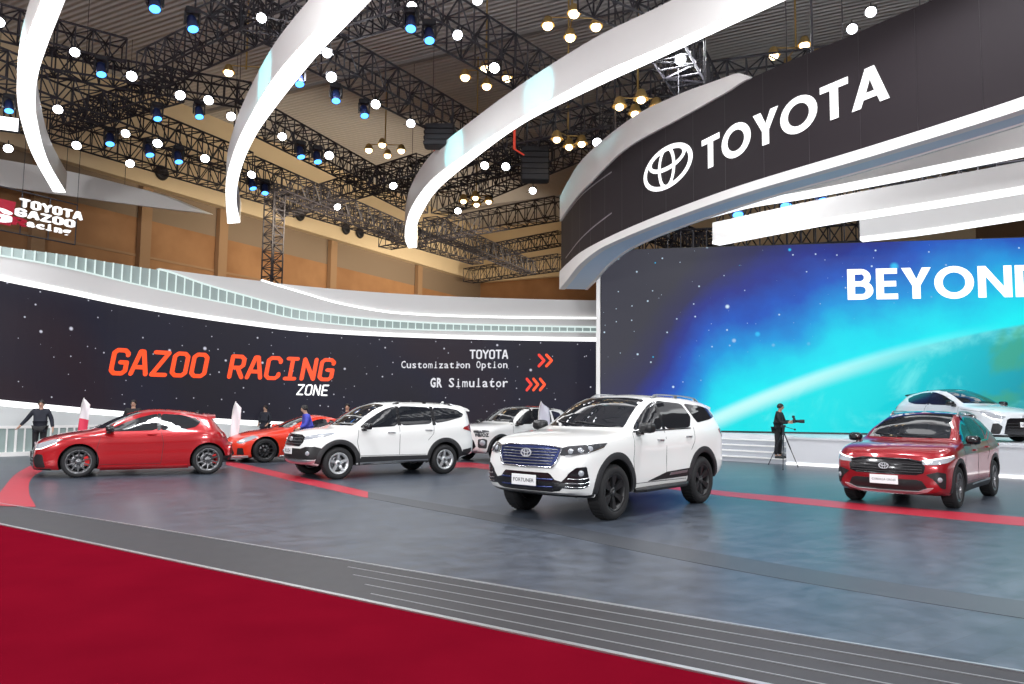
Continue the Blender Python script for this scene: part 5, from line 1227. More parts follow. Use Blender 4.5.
arc_ribbon([(343, 0), (329, 16), (297, 49), (268.5, 84), (244, 127), (232, 156), (225.5, 185), (227, 223)], [(371, 0), (346.5, 25), (316, 57), (278, 104), (255, 137), (241, 170), (236.5, 199), (240.5, 222)], 9.6, .86, 'middle of the three curved white ceiling arcs with a glowing underside')
arc_ribbon([(760, 0.5), (712, 23.6), (650, 51.5), (594, 76), (524, 115.5), (467, 153), (429, 182), (409, 212), (404.5, 236), (408, 247.5)], [(790, -3), (712, 33), (650, 62), (594, 87.5), (524, 122.5), (473.6, 159), (440, 187), (426, 206), (417, 226), (417, 247)], 9.6, .95, 'biggest and rightmost of the three curved white ceiling arcs with a glowing underside')

# pale hanging ring segment on the far left
lo = catmull([atz(x, y, 10.2) for x, y in ((-60, 178), (0, 186), (60, 194.5), (106, 201), (160, 208), (205, 213))], 8)
hh = pchip([(0, 1.12), (16, 1.05), (30, .7), (40, .02)]); b = MB(); secs = []
for i, p in enumerate(lo): secs.append([p, p+V((0, 0, max(.02, hh(i)))), p+V((.25, .3, max(.02, hh(i)))), p+V((.25, .3, 0))])
b.sweep(secs, 0, smooth=False); r = root_at('hanging_ring', tuple(lo[10]), 'pale tapering ring segment hanging above the racing sign, far left', 'ceiling ring'); part(r, b.build('fascia', 'fascia'))
for i in (6, 16, 26): p = lo[i]+V((.12, .15, hh(i))); b = MB(); b.tube(p-V((0, 0, .04)), V((p.x, p.y, TOP)), .012, 4); part(r, b.build('suspension_wire', 'truss'))

# ------------------------------------------------------------------ big curved banner
BZ = 6.6
bl = [atz(x, y, BZ) for x, y in ((561, 272), (569, 264), (587, 250), (634.5, 227), (729, 191), (871, 148), (1024, 99), (1130, 58), (1270, -4))]
BP = resamp(catmull([V((p.x, p.y, 0)) for p in bl], 10), 90)
BS = [0.]
for a, b_ in zip(BP, BP[1:]): BS.append(BS[-1]+(b_-a).length)
def bat(u, off=0.):
    u = min(max(u, 0), BS[-1]-1e-6); i = max(k for k in range(len(BS)-1) if BS[k] <= u); p = BP[i].lerp(BP[i+1], (u-BS[i])/(BS[i+1]-BS[i]))
    d = (BP[min(i+2, len(BP)-1)]-BP[max(i-1, 0)]).normalized(); n_ = V((-d.y, d.x, 0)); 
    if n_.x > 0: n_ = -n_
    return V((p.x+n_.x*off, p.y+n_.y*off, 0))
def bpx(px):
    lo_, hi_ = 0, BS[-1]
    for _ in range(40):
        md = (lo_+hi_)/2; p = bat(md)
        if pxof((p.x, p.y, BZ))[0] < px: lo_ = md
        else: hi_ = md
    return lo_
def bz(u, py):
    p = bat(u); d = ray(pxof((p.x, p.y, 7.5))[0], py); t = math.hypot(p.x, p.y)/math.hypot(d.x, d.y); return CAM.z+d.z*t
tab = lambda L_: pchip([(bpx(x), bz(bpx(x), y)) for x, y in L_])
ltop = tab([(561, 221), (587, 187), (634, 144), (682, 118), (729, 92), (748, 80), (842, 40), (942, -3), (1100, -75), (1270, -168)])
ttop = tab([(561, 197), (587, 156), (634, 118), (682, 94.5), (730, 77), (748, 70), (755, 66)])
tbot = pchip([(0, 5.95), (bpx(566), 6.0), (bpx(583), 6.25), (bpx(606), 6.40), (BS[-1], 6.42)])
br_ = root_at('banner_ring', tuple(bat(bpx(700))+V((0, 0, BZ))), 'huge curved black overhead banner with white TOYOTA lettering and oval emblem', 'banner')
def bsweep(name, lo_, hi_, off, th, m_, u0=0., u1=None, n_=80):
    u1 = BS[-1] if u1 is None else u1; b = MB(); secs = []
    for i in range(n_+1):
        u = lerp(u0, u1, i/n_); a, c_ = lo_(u), hi_(u); p, q = bat(u, off), bat(u, off-th)
        secs.append([V((p.x, p.y, a)), V((p.x, p.y, c_)), V((q.x, q.y, c_)), V((q.x, q.y, a))])
    b.sweep(secs, 0, smooth=True); o = b.build(name, m_)
    try: o.data.set_sharp_from_angle(angle=math.radians(40))
    except Exception: pass
    return part(br_, o)
bsweep('led_panel', lambda u: BZ, lambda u: ltop(u), 0., .3, 'banner_led')
bsweep('top_trim', lambda u: ltop(u)-.02, lambda u: max(min(ttop(u), ltop(u)+(bpx(753)-u)*.75), ltop(u)), .06, .4, 'fascia', 0, bpx(753))
bsweep('bottom_trim', lambda u: tbot(u), lambda u: BZ+.02, .06, .22, 'fascia')
wsof = pchip([(0, .75), (bpx(590), .7), (bpx(640), .55), (bpx(729), .52), (BS[-1], .36)])
b = MB(); secs = []
for i in range(81):
    u = BS[-1]*i/80; p, q = bat(u, -.16), bat(u, -.16-wsof(u)); secs.append([V((p.x, p.y, tbot(u)+.02)), V((p.x, p.y, tbot(u)+.08)), V((q.x, q.y, tbot(u)+.08)), V((q.x, q.y, tbot(u)+.02))])
b.sweep(secs, 0, smooth=False); part(br_, b.build('soffit', 'soffit'))
b = MB(); secs = []
for i in range(81):
    u = BS[-1]*i/80; p, q = bat(u, -.16-wsof(u)), bat(u, -.26-wsof(u)); secs.append([V((p.x, p.y, tbot(u)+.0)), V((p.x, p.y, 8.2)), V((q.x, q.y, 8.2)), V((q.x, q.y, tbot(u)+.0))])
b.sweep(secs, 0, smooth=True); part(br_, b.build('inner_fascia', 'fascia'))
m = mat('seam_gray', (.05, .042, .048), .4)
u = bpx(572)
while u < BS[-1]-.4:
    b = MB(); p, q = bat(u-.006, .004), bat(u+.006, .004); b.sweep([[V((p.x, p.y, z)), V((q.x, q.y, z)), V((q.x, q.y, z))-V((0, 0, 0)), V((p.x, p.y, z))] for z in (BZ+.03, ltop(u)-.03)], 0, cap=False); part(br_, b.build('panel_seam', 'seam_gray')); u += 1.15
def on_banner(tris, w, u0, u1, z0, z1, name, rise=0.):
    def fn(a, b_): p = bat(lerp(u0, u1, a/w), .025); return V((p.x, p.y, lerp(z0, z1, b_)+rise*a/w))
    o = letters(tris, fn, name, 'letter_white', None); return part(br_, o)
ua, ub = bpx(703), bpx(892)
tr, w = bold_text('TOYOTA', .05)
zc = bz(bpx(715), 135.5); on_banner(tr, w, ua, ub, zc-.757, zc, 'lettering', bz(bpx(869), 68)-zc)
ue0, ue1 = bpx(644.5), bpx(694); em = [[(a+.75, b_+.5) for a, b_ in q] for q in emblem2(.10)]
on_banner(em, 1.5, ue0, ue1, bz(bpx(669), 188.5), bz(bpx(669), 145.5), 'emblem')
def flank(name, pts):                                          # faint pale streaks shown on the left end of the banner
    P = [(bpx(x), bz(bpx(x), y)) for x, y in pts]; P = [(p[0], p[1]) for p in catmull([(a, b_, 0) for a, b_ in P], 6)]; b = MB()
    b.sweep([[V((*bat(u, .015).xy, z-.02)), V((*bat(u, .015).xy, z+.02)), V((*bat(u, .01).xy, z+.02)), V((*bat(u, .01).xy, z-.02))] for u, z in P], 0); part(br_, b.build(name, 'seam_pale'))
mat('seam_pale', (.22, .2, .22), .4)
flank('banner_streak', [(562, 221), (575, 203), (590, 188), (612, 172)]); flank('banner_streak', [(566, 258), (580, 240), (595, 226), (612, 213)])
for x in (600, 690, 800, 930):
    p = bat(bpx(x), -.5); b = MB(); b.tube((p.x, p.y, 8.9), (p.x, p.y, TOP), .03, 5); part(br_, b.build('suspension_wire', 'truss'))

# three smaller rings seen under the banner
def ring_seg(pix, z, h, label, closed_end=True):
    P = [atz(x, y, z) for x, y in pix]; P.append(P[-1]+(P[-1]-P[-2]).normalized()*5); P = resamp(catmull(P, 10), 50)
    r = root_at('hanging_ring', tuple(P[5]), label, 'ceiling ring', 'white ring segments above the stage'); b = MB(); secs = []; s2 = []
    for i, p in enumerate(P):
        d = (P[min(i+1, 49)]-P[max(i-1, 0)]).normalized(); n_ = V((d.y, -d.x, 0)); 
        if n_.y > 0: n_ = -n_
        q = p-n_*.35; up = V((0, 0, 1))
        secs.append([p+up*.09, p+up*h, q+up*h, q+up*.09]); s2.append([p+n_*.01, p+n_*.01+up*.09, q+up*.09, q])
    b.sweep(secs, 0, smooth=True); o = b.build('fascia', 'fascia')
    try: o.data.set_sharp_from_angle(angle=math.radians(40))
    except Exception: pass
    part(r, o); b = MB(); b.sweep(s2, 0); part(r, b.build('light_strip', 'edge_light'))
    for i in (10, 24): p = P[i]+V((0, .15, h)); b = MB(); b.tube(p-V((0, 0, .04)), V((p.x, p.y, TOP)), .012, 4); part(r, b.build('suspension_wire', 'truss'))
ring_seg([(612, 245), (640, 235), (729, 208.5), (800, 196), (871, 182.5), (1024, 152)], 6.6, .85, 'long white ring segment with a lit lower edge directly behind the banner')
ring_seg([(712.5, 244), (795, 228), (858, 217), (940, 204), (1024, 190)], 6.6, .66, 'white ring segment above the stage whose left end shows left of the other')
ring_seg([(860, 240), (921, 233), (1024, 217)], 6.6, .66, 'lowest white ring segment, just above the BEYOND screen at right')

# ------------------------------------------------------------------ hanging racing sign, far left
sg0 = aty(18, 222, 26.0); SU = U_
def sgn(u, z, off=0): return V((sg0.x+SU.x*u+W_.x*off, sg0.y+SU.y*u+W_.y*off, z))
def sgz(u, py):
    p = sgn(u, 8); d = ray(pxof(p)[0], py); t = math.hypot(p.x, p.y)/math.hypot(d.x, d.y); return CAM.z+d.z*t
def sgu(px):
    lo_, hi_ = -8., 6.
    for _ in range(40):
        md = (lo_+hi_)/2
        if pxof(sgn(md, 7.6))[0] < px: lo_ = md
        else: hi_ = md
    return lo_
gs = root_at('hanging_sign', tuple(sgn(0, 7.5)), 'hanging open-frame sign with white TOYOTA GAZOO Racing lettering and a red square', 'sign')
zl, zh = sgz(0, 233), sgz(0, 190)
uL, uR = sgu(-34), sgu(77)
for k, z in enumerate((zl, (zl+zh)/2, zh)):
    b = MB(); b.tube(sgn(uL, z, -.1), sgn(uR, z, -.1), .025, 6); part(gs, b.build('frame_rail', 'truss'))
for x in (-34, -6, 22, 50, 77):
    u = sgu(x); b = MB(); b.tube(sgn(u, zl, -.1), sgn(u, zh+(.0), -.1), .022, 6); part(gs, b.build('frame_post', 'truss'))
for x in (-20, 22, 77):
    u = sgu(x); b = MB(); b.tube(sgn(u, zh, -.1), sgn(u, TOP, -.1), .012, 4); part(gs, b.build('suspension_wire', 'truss'))
def sgput(tris, w, x0, x1, ylo, yhi, name, m_, wavy=0):
    a0, a1 = sgu(x0), sgu(x1); z0, z1 = sgz(a0, ylo), sgz(a0, yhi)
    o = letters(tris, lambda a, b_: sgn(lerp(a0, a1, a/w), lerp(z0, z1, b_), .06), name, m_, None, .08); return part(gs, o)
tt, w = tech_text('TOYOTA', .23, .90); sgput(tt, w, 18.5, 79, 206, 199, 'lettering', 'letter_white')
tt, w = tech_text('GAZOO', .23, .90); sgput(tt, w, 14.5, 72, 215, 208.5, 'lettering', 'letter_white')
tt, w = mono_text('acing', .03, .7, .56); sgput(tt, w, 25, 70, 226, 216.5, 'lettering', 'letter_white')
tt, w = tech_text('R', .26, .86); sgput(tt, w, 11.5, 23.5, 224, 217.5, 'red_initial', 'sign_red')
sgput(poly2([(0, 0), (1, 0), (1.12, 1), (.12, 1)]), 1.12, -26, 13, 219, 193.5, 'red_square', 'sign_red')
tt, w = tech_text('G', .24, .86)
a0_, a1_ = sgu(-22), sgu(6); z0_, z1_ = sgz(a0_, 217), sgz(a0_, 205.5)
o = letters(tt, lambda a, b_: sgn(lerp(a0_, a1_, a/w), lerp(z0_, z1_, b_), .13), 'white_initial', 'letter_white', None, .03); part(gs, o)

# ------------------------------------------------------------------ trusses
def truss(P, Q, s_, label, n=None, name='lighting_truss', up=V((0, 0, 1)), r=.035):
    P = V(P); Q = V(Q); d = (Q-P); ln = d.length; d.normalize(); sd = d.cross(up).normalized(); u2 = sd.cross(d).normalized(); h = s_/2
    n = n or max(2, round(ln/(s_*.62))); b = MB(); cr_ = [sd*h+u2*h, -sd*h+u2*h, -sd*h-u2*h, sd*h-u2*h]
    for c_ in cr_: b.tube(P+c_, Q+c_, r, 4, smooth=False)
    for i in range(n+1):
        p = P.lerp(Q, i/n)
        for k in range(4): b.tube(p+cr_[k], p+cr_[(k+1) % 4], r*.72, 3, cap=False, smooth=False)
        if i < n:
            q = P.lerp(Q, (i+1)/n)
            for k in range(4):
                a, c_ = (cr_[k], cr_[(k+1) % 4]) if (i+k) % 2 else (cr_[(k+1) % 4], cr_[k]); b.tube(p+a, q+c_, r*.66, 3, cap=False, smooth=False)
    o = b.build(name, 'truss'); return tag(o, label, 'truss', 'black box trusses under the ceiling')
TZ = 11.6
def T(x0, y0, x1, y1, label, s_=.8, z0=TZ, z1=None, r=.040): return truss(atz(x0, y0, z0), atz(x1, y1, z1 or z0), s_, label, r=r)
T(-60, 44, 245, 164, 'black truss passing behind the leftmost white arc, upper of two parallel ones', .85)
T(-60, 92, 478, 258, 'longest black truss along the cream beam of the side wall', .9, 12.2)
T(-40, 12, 124, 55, 'black truss across the top left corner above the leftmost arc', .8, 13.0)
T(38, 60, 250, 96, 'black truss in the upper left just below the plain ceiling patch', .7, 12.4)
T(150, 70, 335, -18, 'black truss rising to the upper right between the left and middle arcs', .85, 12.)
T(60, 122, 175, 88, 'short cross truss among the blue lights left of the middle arc', .7, 11.9)
T(205, -10, 300, 40, 'black truss touching the top edge left of the middle arc', .8, 12.5)
T(318, 48, 520, 158, 'black truss running from the middle arc down behind the biggest arc', .95, 11.8)
T(395, -10, 570, 96, 'black truss in the top centre between middle and biggest arcs', 1.0, 12.)
T(340, 24, 415, 0, 'short truss at the top right of the middle arc', .7, 12.)
T(245, 112, 420, 205, 'black truss under the blue lights right of the middle arc', .9, 11.8)
T(246, 168, 420, 240, 'black truss just above the wall nozzles in the left centre', .9, 11.4)
T(286, 207, 424, 166, 'cross truss rising from the truss tower towards the biggest arc', .85, 11.5)
T(400, 184, 470, 150, 'short cross truss behind the lower bend of the biggest arc', .8, 11.5)
T(385, 240, 560, 208, 'cross truss ending behind the left end of the black banner', 1.0, 11.6)
T(430, 225, 530, 268, 'tilted black truss below the biggest arc tip, upper one', .9, 11.8)
T(475, 254, 562, 238, 'thin far cross truss below the others near the banner end', .8, 12.3)
T(468, 276, 562, 262, 'lowest far cross truss near the left end of the banner', 1.1, 12.6)
T(440, 205, 700, 90, 'black truss passing behind the biggest arc towards the tall dark fixture', .95, 11.5)
T(520, 136, 720, 96, 'cross truss between the biggest arc and the banner trim', .9, 11.6)
T(600, 96, 870, 62, 'black truss seen above the pointed end of the banner trim', .9, 11.6)
T(665, 30, 712, 112, 'thick short truss hanging beside the biggest arc, right of centre', 1.0, 11.4)
T(590, -14, 690, 30, 'black truss at the top edge behind the widest part of the biggest arc', .9, 12.)
T(620, 246, 872, 232, 'low black truss just above the screen, behind the white ring segments', .75, 7.7)
T(640, 222, 740, 262, 'short dark truss under the left end of the banner soffit', .8, 8.2)
T(720, 214, 1100, 168, 'black truss seen through the gap under the banner', .8, 8.6)
T(432, 178, 545, 152, 'cross truss carrying the dark loudspeaker near the centre', .9, 11.6)
# vertical tower
p = aty(271, 300, 34.); tw = truss((p.x, p.y, 0), (p.x, p.y, 11.4), .62, 'upright black truss tower rising behind the curved wall, left of centre', name='truss_tower', up=V((.53, .85, 0)), r=.035)

# ------------------------------------------------------------------ fixtures
def moving_head():
    r = empty('moving_head_light', (0, 0, 0)); 
    b = MB(); b.bevbox((0, 0, -.09), (.42, .34, .18), .03); b.build('base', 'fixture', r)
    for s_ in (-1, 1):
        b = MB(); b.sweep([[V((s_*.20+x, y, z)) for x, y in ((-.03, -.09), (.03, -.09), (.03, .09), (-.03, .09))] for z in (-.17, -.35, -.52)], 0); b.build('yoke_arm', 'fixture', r)
    d = V((.12, -.42, -1)).normalized(); c_ = V((0, 0, -.46)); b = MB(); b.lathe([(.001, -.26), (.10, -.26), (.15, -.18), (.16, .05), (.175, .24), (.16, .25), (.15, .235), (.001, .23)], c_, d, 18); h = b.build('head', 'fixture_blue', r)
    b = MB(); b.lathe([(.001, .262), (.10, .258), (.15, .24)], c_, d, 18); b.build('lens', 'lamp_blue', h)
    return r
def par_can():
    r = empty('spotlight', (0, 0, 0)); d = V((0, -.85, -.72)).normalized(); c_ = V((0, 0, -.34))
    b = MB(); b.tube((0, 0, 0), (0, 0, -.16), .025, 6); b.build('clamp', 'fixture', r)
    b = MB(); b.path([(-.19, 0, -.36), (-.19, 0, -.17), (.19, 0, -.17), (.19, 0, -.36)], .015, 5); b.build('bracket', 'fixture', r)
    b = MB(); b.lathe([(.001, -.20), (.09, -.20), (.17, -.08), (.215, .12), (.20, .125), (.18, .07), (.001, .06)], c_, d, 18); h = b.build('housing', 'fixture', r)
    b = MB(); b.lathe([(.001, .145), (.12, .135), (.196, .10)], c_, d, 18); b.build('lens', 'lamp_white', h)
    for s_, a in ((-1, .5), (1, .5)):
        b = MB(); o_ = c_+d*.17; q = V((s_*.17, 0, 0)); b.prism([o_+q+V((0, .12, .05)), o_+q+V((0, -.12, -.02)), o_+q*1.7+d*.18+V((0, -.12, 0)), o_+q*1.7+d*.18+V((0, .12, .06))], (0, 0, 0), (s_*.008, 0, 0)); b.build('barn_door', 'fixture', h)
    return r
MH, PC = moving_head(), par_can()
used = {}
def put_light(proto, key, x, y, z, label, group, rz=0., sc=1.):
    p = atz(x, y, z-.45*sc)
    if key in used: o = copy_tree(proto)
    else: o = proto; used[key] = 1
    o.location = (p.x, p.y, z); o.rotation_euler = (0, 0, rz+math.atan2(-p.x, p.y)); o.scale = (sc, sc, sc)
    tag(o, label, 'stage light', group)
    return o
WHITE = [
 (75, 54, 'white spotlight right of the leftmost arc, highest of its cluster'), (132, 78, 'white spotlight between the leftmost arc and the crossing trusses'), (180, 97, 'white spotlight left of a close pair under the upper left truss'),
 (209, 102, 'white spotlight right of a dark blue head, left of the middle arc'), (231, 118, 'white spotlight touching the left edge of the middle arc'), (58, 111, 'dim white spotlight beside the inner edge of the leftmost arc'),
 (77, 147, 'white spotlight over the cream beam, nearest the foot of the leftmost arc'), (130, 165, 'white spotlight over the cream beam beside a round nozzle'), (158, 145, 'white spotlight paired with a blue head on the long truss'),
 (205, 160, 'brilliant white spotlight left of the middle arc, lowest there'), (126, 135, 'small white spotlight under the crossing trusses, far left'), (252, 176, 'white spotlight just right of the lower middle arc'),
 (327, 55, 'white spotlight right of the middle arc, top of a vertical trio'), (331, 79, 'white spotlight right of the middle arc, centre of a vertical trio'), (376, 106, 'brilliant white spotlight beside a small blue head under the centre truss'),
 (411, 125, 'lone white spotlight left of the upper bend of the biggest arc'), (282, 138, 'white spotlight left of a blue head, right of the middle arc'), (337, 208, 'small white spotlight on the truss above the wall nozzles'),
 (329, 157, 'white spotlight right of two blue heads over the centre left truss'), (412, 9, 'white spotlight at the top edge beside two blue heads'), (457, 37, 'brilliant white spotlight in the top centre'),
 (495, 70, 'white spotlight right of a warm cluster in the top centre'), (477, 2, 'white spotlight cut by the top edge of the picture'), (506, 168, 'bigger of two white spotlights under the biggest arc'),
 (485, 167, 'smaller of two white spotlights under the biggest arc'), (533, 192, 'white spotlight below the dark loudspeaker'), (458, 212, 'white spotlight low beside the lower bend of the biggest arc'),
 (393, 187, 'small white spotlight left of the lower biggest arc'), (681, 62, 'white spotlight right under the biggest arc on a thick short truss'), (597, 144, 'white spotlight touching the banner top trim'),
 (852, 31, 'lower lamp of the dark pair near the top right'), (871, 14, 'upper lamp of the dark pair near the top right'), (8, 150, 'white spotlight at the left edge outside the leftmost arc'),
 (262, 20, 'dim white spotlight behind the middle arc on the upper left truss'), (0, 24, 'pinkish white spotlight cut by the upper left edge')]
BLUE = [
 (155, 3, 'big cyan head cut by the top edge, upper left'), (192, 23, 'blue moving head below the top edge, upper left'), (101, 69, 'blue moving head right of the leftmost arc, highest one'), (9, 106, 'blue moving head left of the leftmost arc'),
 (157, 114, 'blue moving head at the crossing of the left trusses'), (199, 112, 'dark blue head between two white spotlights'), (110, 139, 'blue moving head low beside the leftmost arc'), (149, 150, 'blue moving head paired with a white spotlight'),
 (178, 157, 'dark blue head on the long truss left of the middle arc'), (336, 96, 'cyan head right of the middle arc, bottom of a vertical trio'), (299, 79, 'small blue head against the inner edge of the middle arc'),
 (364, 111, 'small blue head beside a brilliant white spotlight'), (300, 152, 'blue moving head right of the middle arc, left of two'), (317, 157, 'cyan head right of the middle arc, right of two'), (265, 189, 'blue moving head on top of the truss tower'),
 (252, 184, 'cyan head low beside the middle arc'), (411, 23, 'dark blue head in the top centre, left of a cyan one'), (429, 35, 'cyan head in the top centre left of the brilliant spotlight'),
 (820, 194, 'cyan head seen in the gap under the banner'), (786, 199, 'blue head seen in the gap under the banner, left of the cyan one'), (737, 208, 'small blue head at the left end of the gap under the banner')]
for x, y, lb in WHITE: put_light(PC, 'p', x, y, 11.1 if y > 30 or x > 800 else 11.4, lb, 'white spotlights on the trusses', random.uniform(-.3, .3), .62 if y < 60 else .72 if y < 140 else .8)
for x, y, lb in BLUE: put_light(MH, 'm', x, y, (8.1 if x > 700 else 11.15), lb, 'blue moving heads on the trusses', random.uniform(-.4, .4), (.8 if y < 130 else .9) if x < 700 else 1.)
def warm(x, y, n, label, low=False):
    z = 10.9 if low else 14.2; sp = .30 if low else .42; p = atz(x, y, z); r = root_at('high_bay_cluster', (p.x, p.y, z), label, 'ceiling lamp', 'warm ceiling lamp clusters')
    b = MB(); b.tube((p.x, p.y, z+.1), (p.x, p.y, TOP), .035, 6); part(r, b.build('hanger', 'brass'))
    offs = {2: [(-.75, -.1), (.75, .1)], 3: [(-.7, -.7), (.1, .55), (.8, 0)], 4: [(-.95, 0), (0, .95), (.95, .05), (0, -.95)]}[n]
    for dx, dy in offs:
        q = V((p.x+dx*sp*2, p.y+dy*sp*2, z)); b = MB(); b.tube((p.x, p.y, z+.22), (q.x, q.y, z+.22), .025, 5); part(r, b.build('arm', 'brass'))
        b = MB(); b.lathe([(.05, .26), (.12, .22), (.20, .02), (.24, -.06), (.225, -.06), (.18, .03), (.001, .05)], q, (0, 0, 1), 16); h = part(r, b.build('shade', 'brass')); b = MB(); b.ball((q.x, q.y, z-.08), .17 if not low else .13, 7, sc=(1, 1, .8)); o = b.build('bulb', 'lamp_warm'); o.parent = h
for x, y, n, *lb in ((246, 72, 2, 'pair of warm lamps left of the middle arc'), (385, 149, 4, 'warm four-lamp cluster in the centre left under the plain ceiling'), (486, 76, 4, 'warm four-lamp cluster in the top centre beside a white spotlight'), (476, 200, 4, 'warm four-lamp cluster under the biggest arc', True),
    (572, 24, 4, 'warm four-lamp cluster above the biggest arc near the top edge'), (568, 142, 3, 'warm three-lamp cluster between the loudspeaker and the banner', True), (638, 105, 4, 'warm four-lamp cluster above the banner trim', True), (796, 54, 4, 'warm four-lamp cluster above the banner, right of the trim point')): warm(x, y, n, *lb)
# round nozzles on the cream beam
for x, y, lb in ((161, 173, 'leftmost round black air nozzle on the cream beam'), (283, 211, 'round black air nozzle beside the truss tower'), (299, 215, 'round black air nozzle right of the tower, left of a pair'), (345, 229, 'first of two close round nozzles under the centre left truss'), (359, 233, 'second of two close round nozzles under the centre left truss')):
    d = ray(x, y); k = (WL+W_*.52-CAM).dot(W_)/d.dot(W_); p = CAM+d*k; z = p.z
    b = MB(); b.lathe([(.34, 0), (.40, .05), (.36, .16), (.22, .24), (.18, .12), (.001, .10)], (p.x, p.y, z), W_, 18); tag(b.build('air_nozzle', 'fixture'), lb, 'air nozzle', 'round nozzles on the cream beam')
# loudspeaker arrays
def array(x, y0, y1, z0, label, n=6):
    p = atz(x, y0, z0); d = math.hypot(p.x, p.y); hgt = (y1-y0)*p.y/770; r = root_at('line_array_speaker', (p.x, p.y, z0), label, 'loudspeaker'); ch = hgt/n
    for k in range(n):
        q = V((p.x, p.y-.02*k*k*.6, z0-ch*(k+.5))); b = MB(); b.bevbox(q, (1.05, .62, ch*.94), .05); o = part(r, b.build('cabinet', 'speaker_black'))
        b = MB(); b.bevbox((q.x, q.y-.315, q.z), (.95, .02, ch*.8), .005); part(r, b.build('grille', 'fixture'))
    for s_ in (-.4, .4): b = MB(); b.tube((p.x+s_, p.y, z0), (p.x+s_, p.y, z0+1.), .015, 4); part(r, b.build('cable', 'truss'))
array(535, 148, 186, 11.2, 'dark hanging loudspeaker array between the biggest arc and the banner'); array(440, 126, 150, 11.2, 'dark hanging loudspeaker array behind the left bend of the biggest arc', 4)
for x, y0, y1, lb in ((514.5, 130, 150, 'thin red lifting strap beside the central loudspeaker array'), (435.5, 131, 152, 'thin red lifting strap left of the biggest arc')):
    p = atz(x, y0, 11.4); h = (y1-y0)*p.y/770; b = MB(); b.box((p.x, p.y, 11.4-h/2), (.09, .04, h)); b.tube((p.x, p.y, 11.4-h), (p.x+.35, p.y, 11.4-h-.22), .03, 5); tag(b.build('lifting_strap', 'strap_red_glow'), lb, 'strap')
# bright flood panel at the left edge
p = atz(4, 124, 10.4); r = root_at('flood_panel', (p.x, p.y, 10.4), 'bright square flood panel at the left edge, outside the leftmost arc', 'stage light'); b = MB(); b.bevbox((p.x, p.y, 10.4), (.9, .12, .5), .03, rz=.4); part(r, b.build('housing', 'fixture'))
b = MB(); b.box((p.x+.03, p.y-.075, 10.4), (.8, .02, .42), rz=.4); part(r, b.build('lens', 'strip_light')); b = MB(); b.tube((p.x, p.y, 10.6), (p.x, p.y, 12.), .02, 5); part(r, b.build('hanger', 'fixture'))

# ------------------------------------------------------------------ feather flags
def flag(x, yb, ytop, lean, mats_, label, wd=.42):
    p = atz(x, yb, 0); h = (yb-ytop)*p.y/770; r = root_at('feather_flag', (p.x, p.y, 0), label, 'flag'); b = MB(); pole = []
    for i in range(13):
        t = i/12; pole.append(V((p.x+lean*h*.12*t+(.22*max(0, t-.8)/.2)**2*1.2*(1 if wd > 0 else -1), p.y, h*t)))
    b.path(pole, .014, 6); part(r, b.build('pole', 'fascia_gray'))
    b = MB(); b.lathe([(.001, .05), (.05, .05), (.22, .03), (.24, .0), (.001, 0)], (p.x, p.y, 0), (0, 0, 1), 20); part(r, b.build('base', 'fixture'))
    rows = []
    for i in range(3, 13):
        t = i/12; w = wd*(.55+.45*math.sin(PI*(t-.25)/.75*.9)) if t < .93 else wd*max(.06, (1-t)/.07*.7); q = pole[i]; rows.append([q+V((w*k/5, .03*math.sin(k*1.1+i*.7), -.05*k/5)) for k in range(6)])
    half = [r_ for r_ in rows]
    b = MB(); b.grid(rows, 0, True); n_ = 5
    for fi in range(len(b.m)): b.m[fi] = (0 if (fi//n_) < 5 else 1)
    o = b.build('cloth', list(mats_)); md = o.modifiers.new('t', 'SOLIDIFY'); md.thickness = .006; part(r, o)
flag(75, 459, 398.5, .5, ('flag_red', 'flag_white'), 'red and white feather flag behind the bonnet of the red hatchback', .27)
flag(227.5, 461, 402, .55, ('flag_white', 'flag_white'), 'pale feather flag between the red hatchback and the orange-red coupe', .25)
flag(536.5, 463, 402, .3, ('film_white', 'film_white'), 'translucent white feather flag above the bonnet of the biggest SUV', .34)

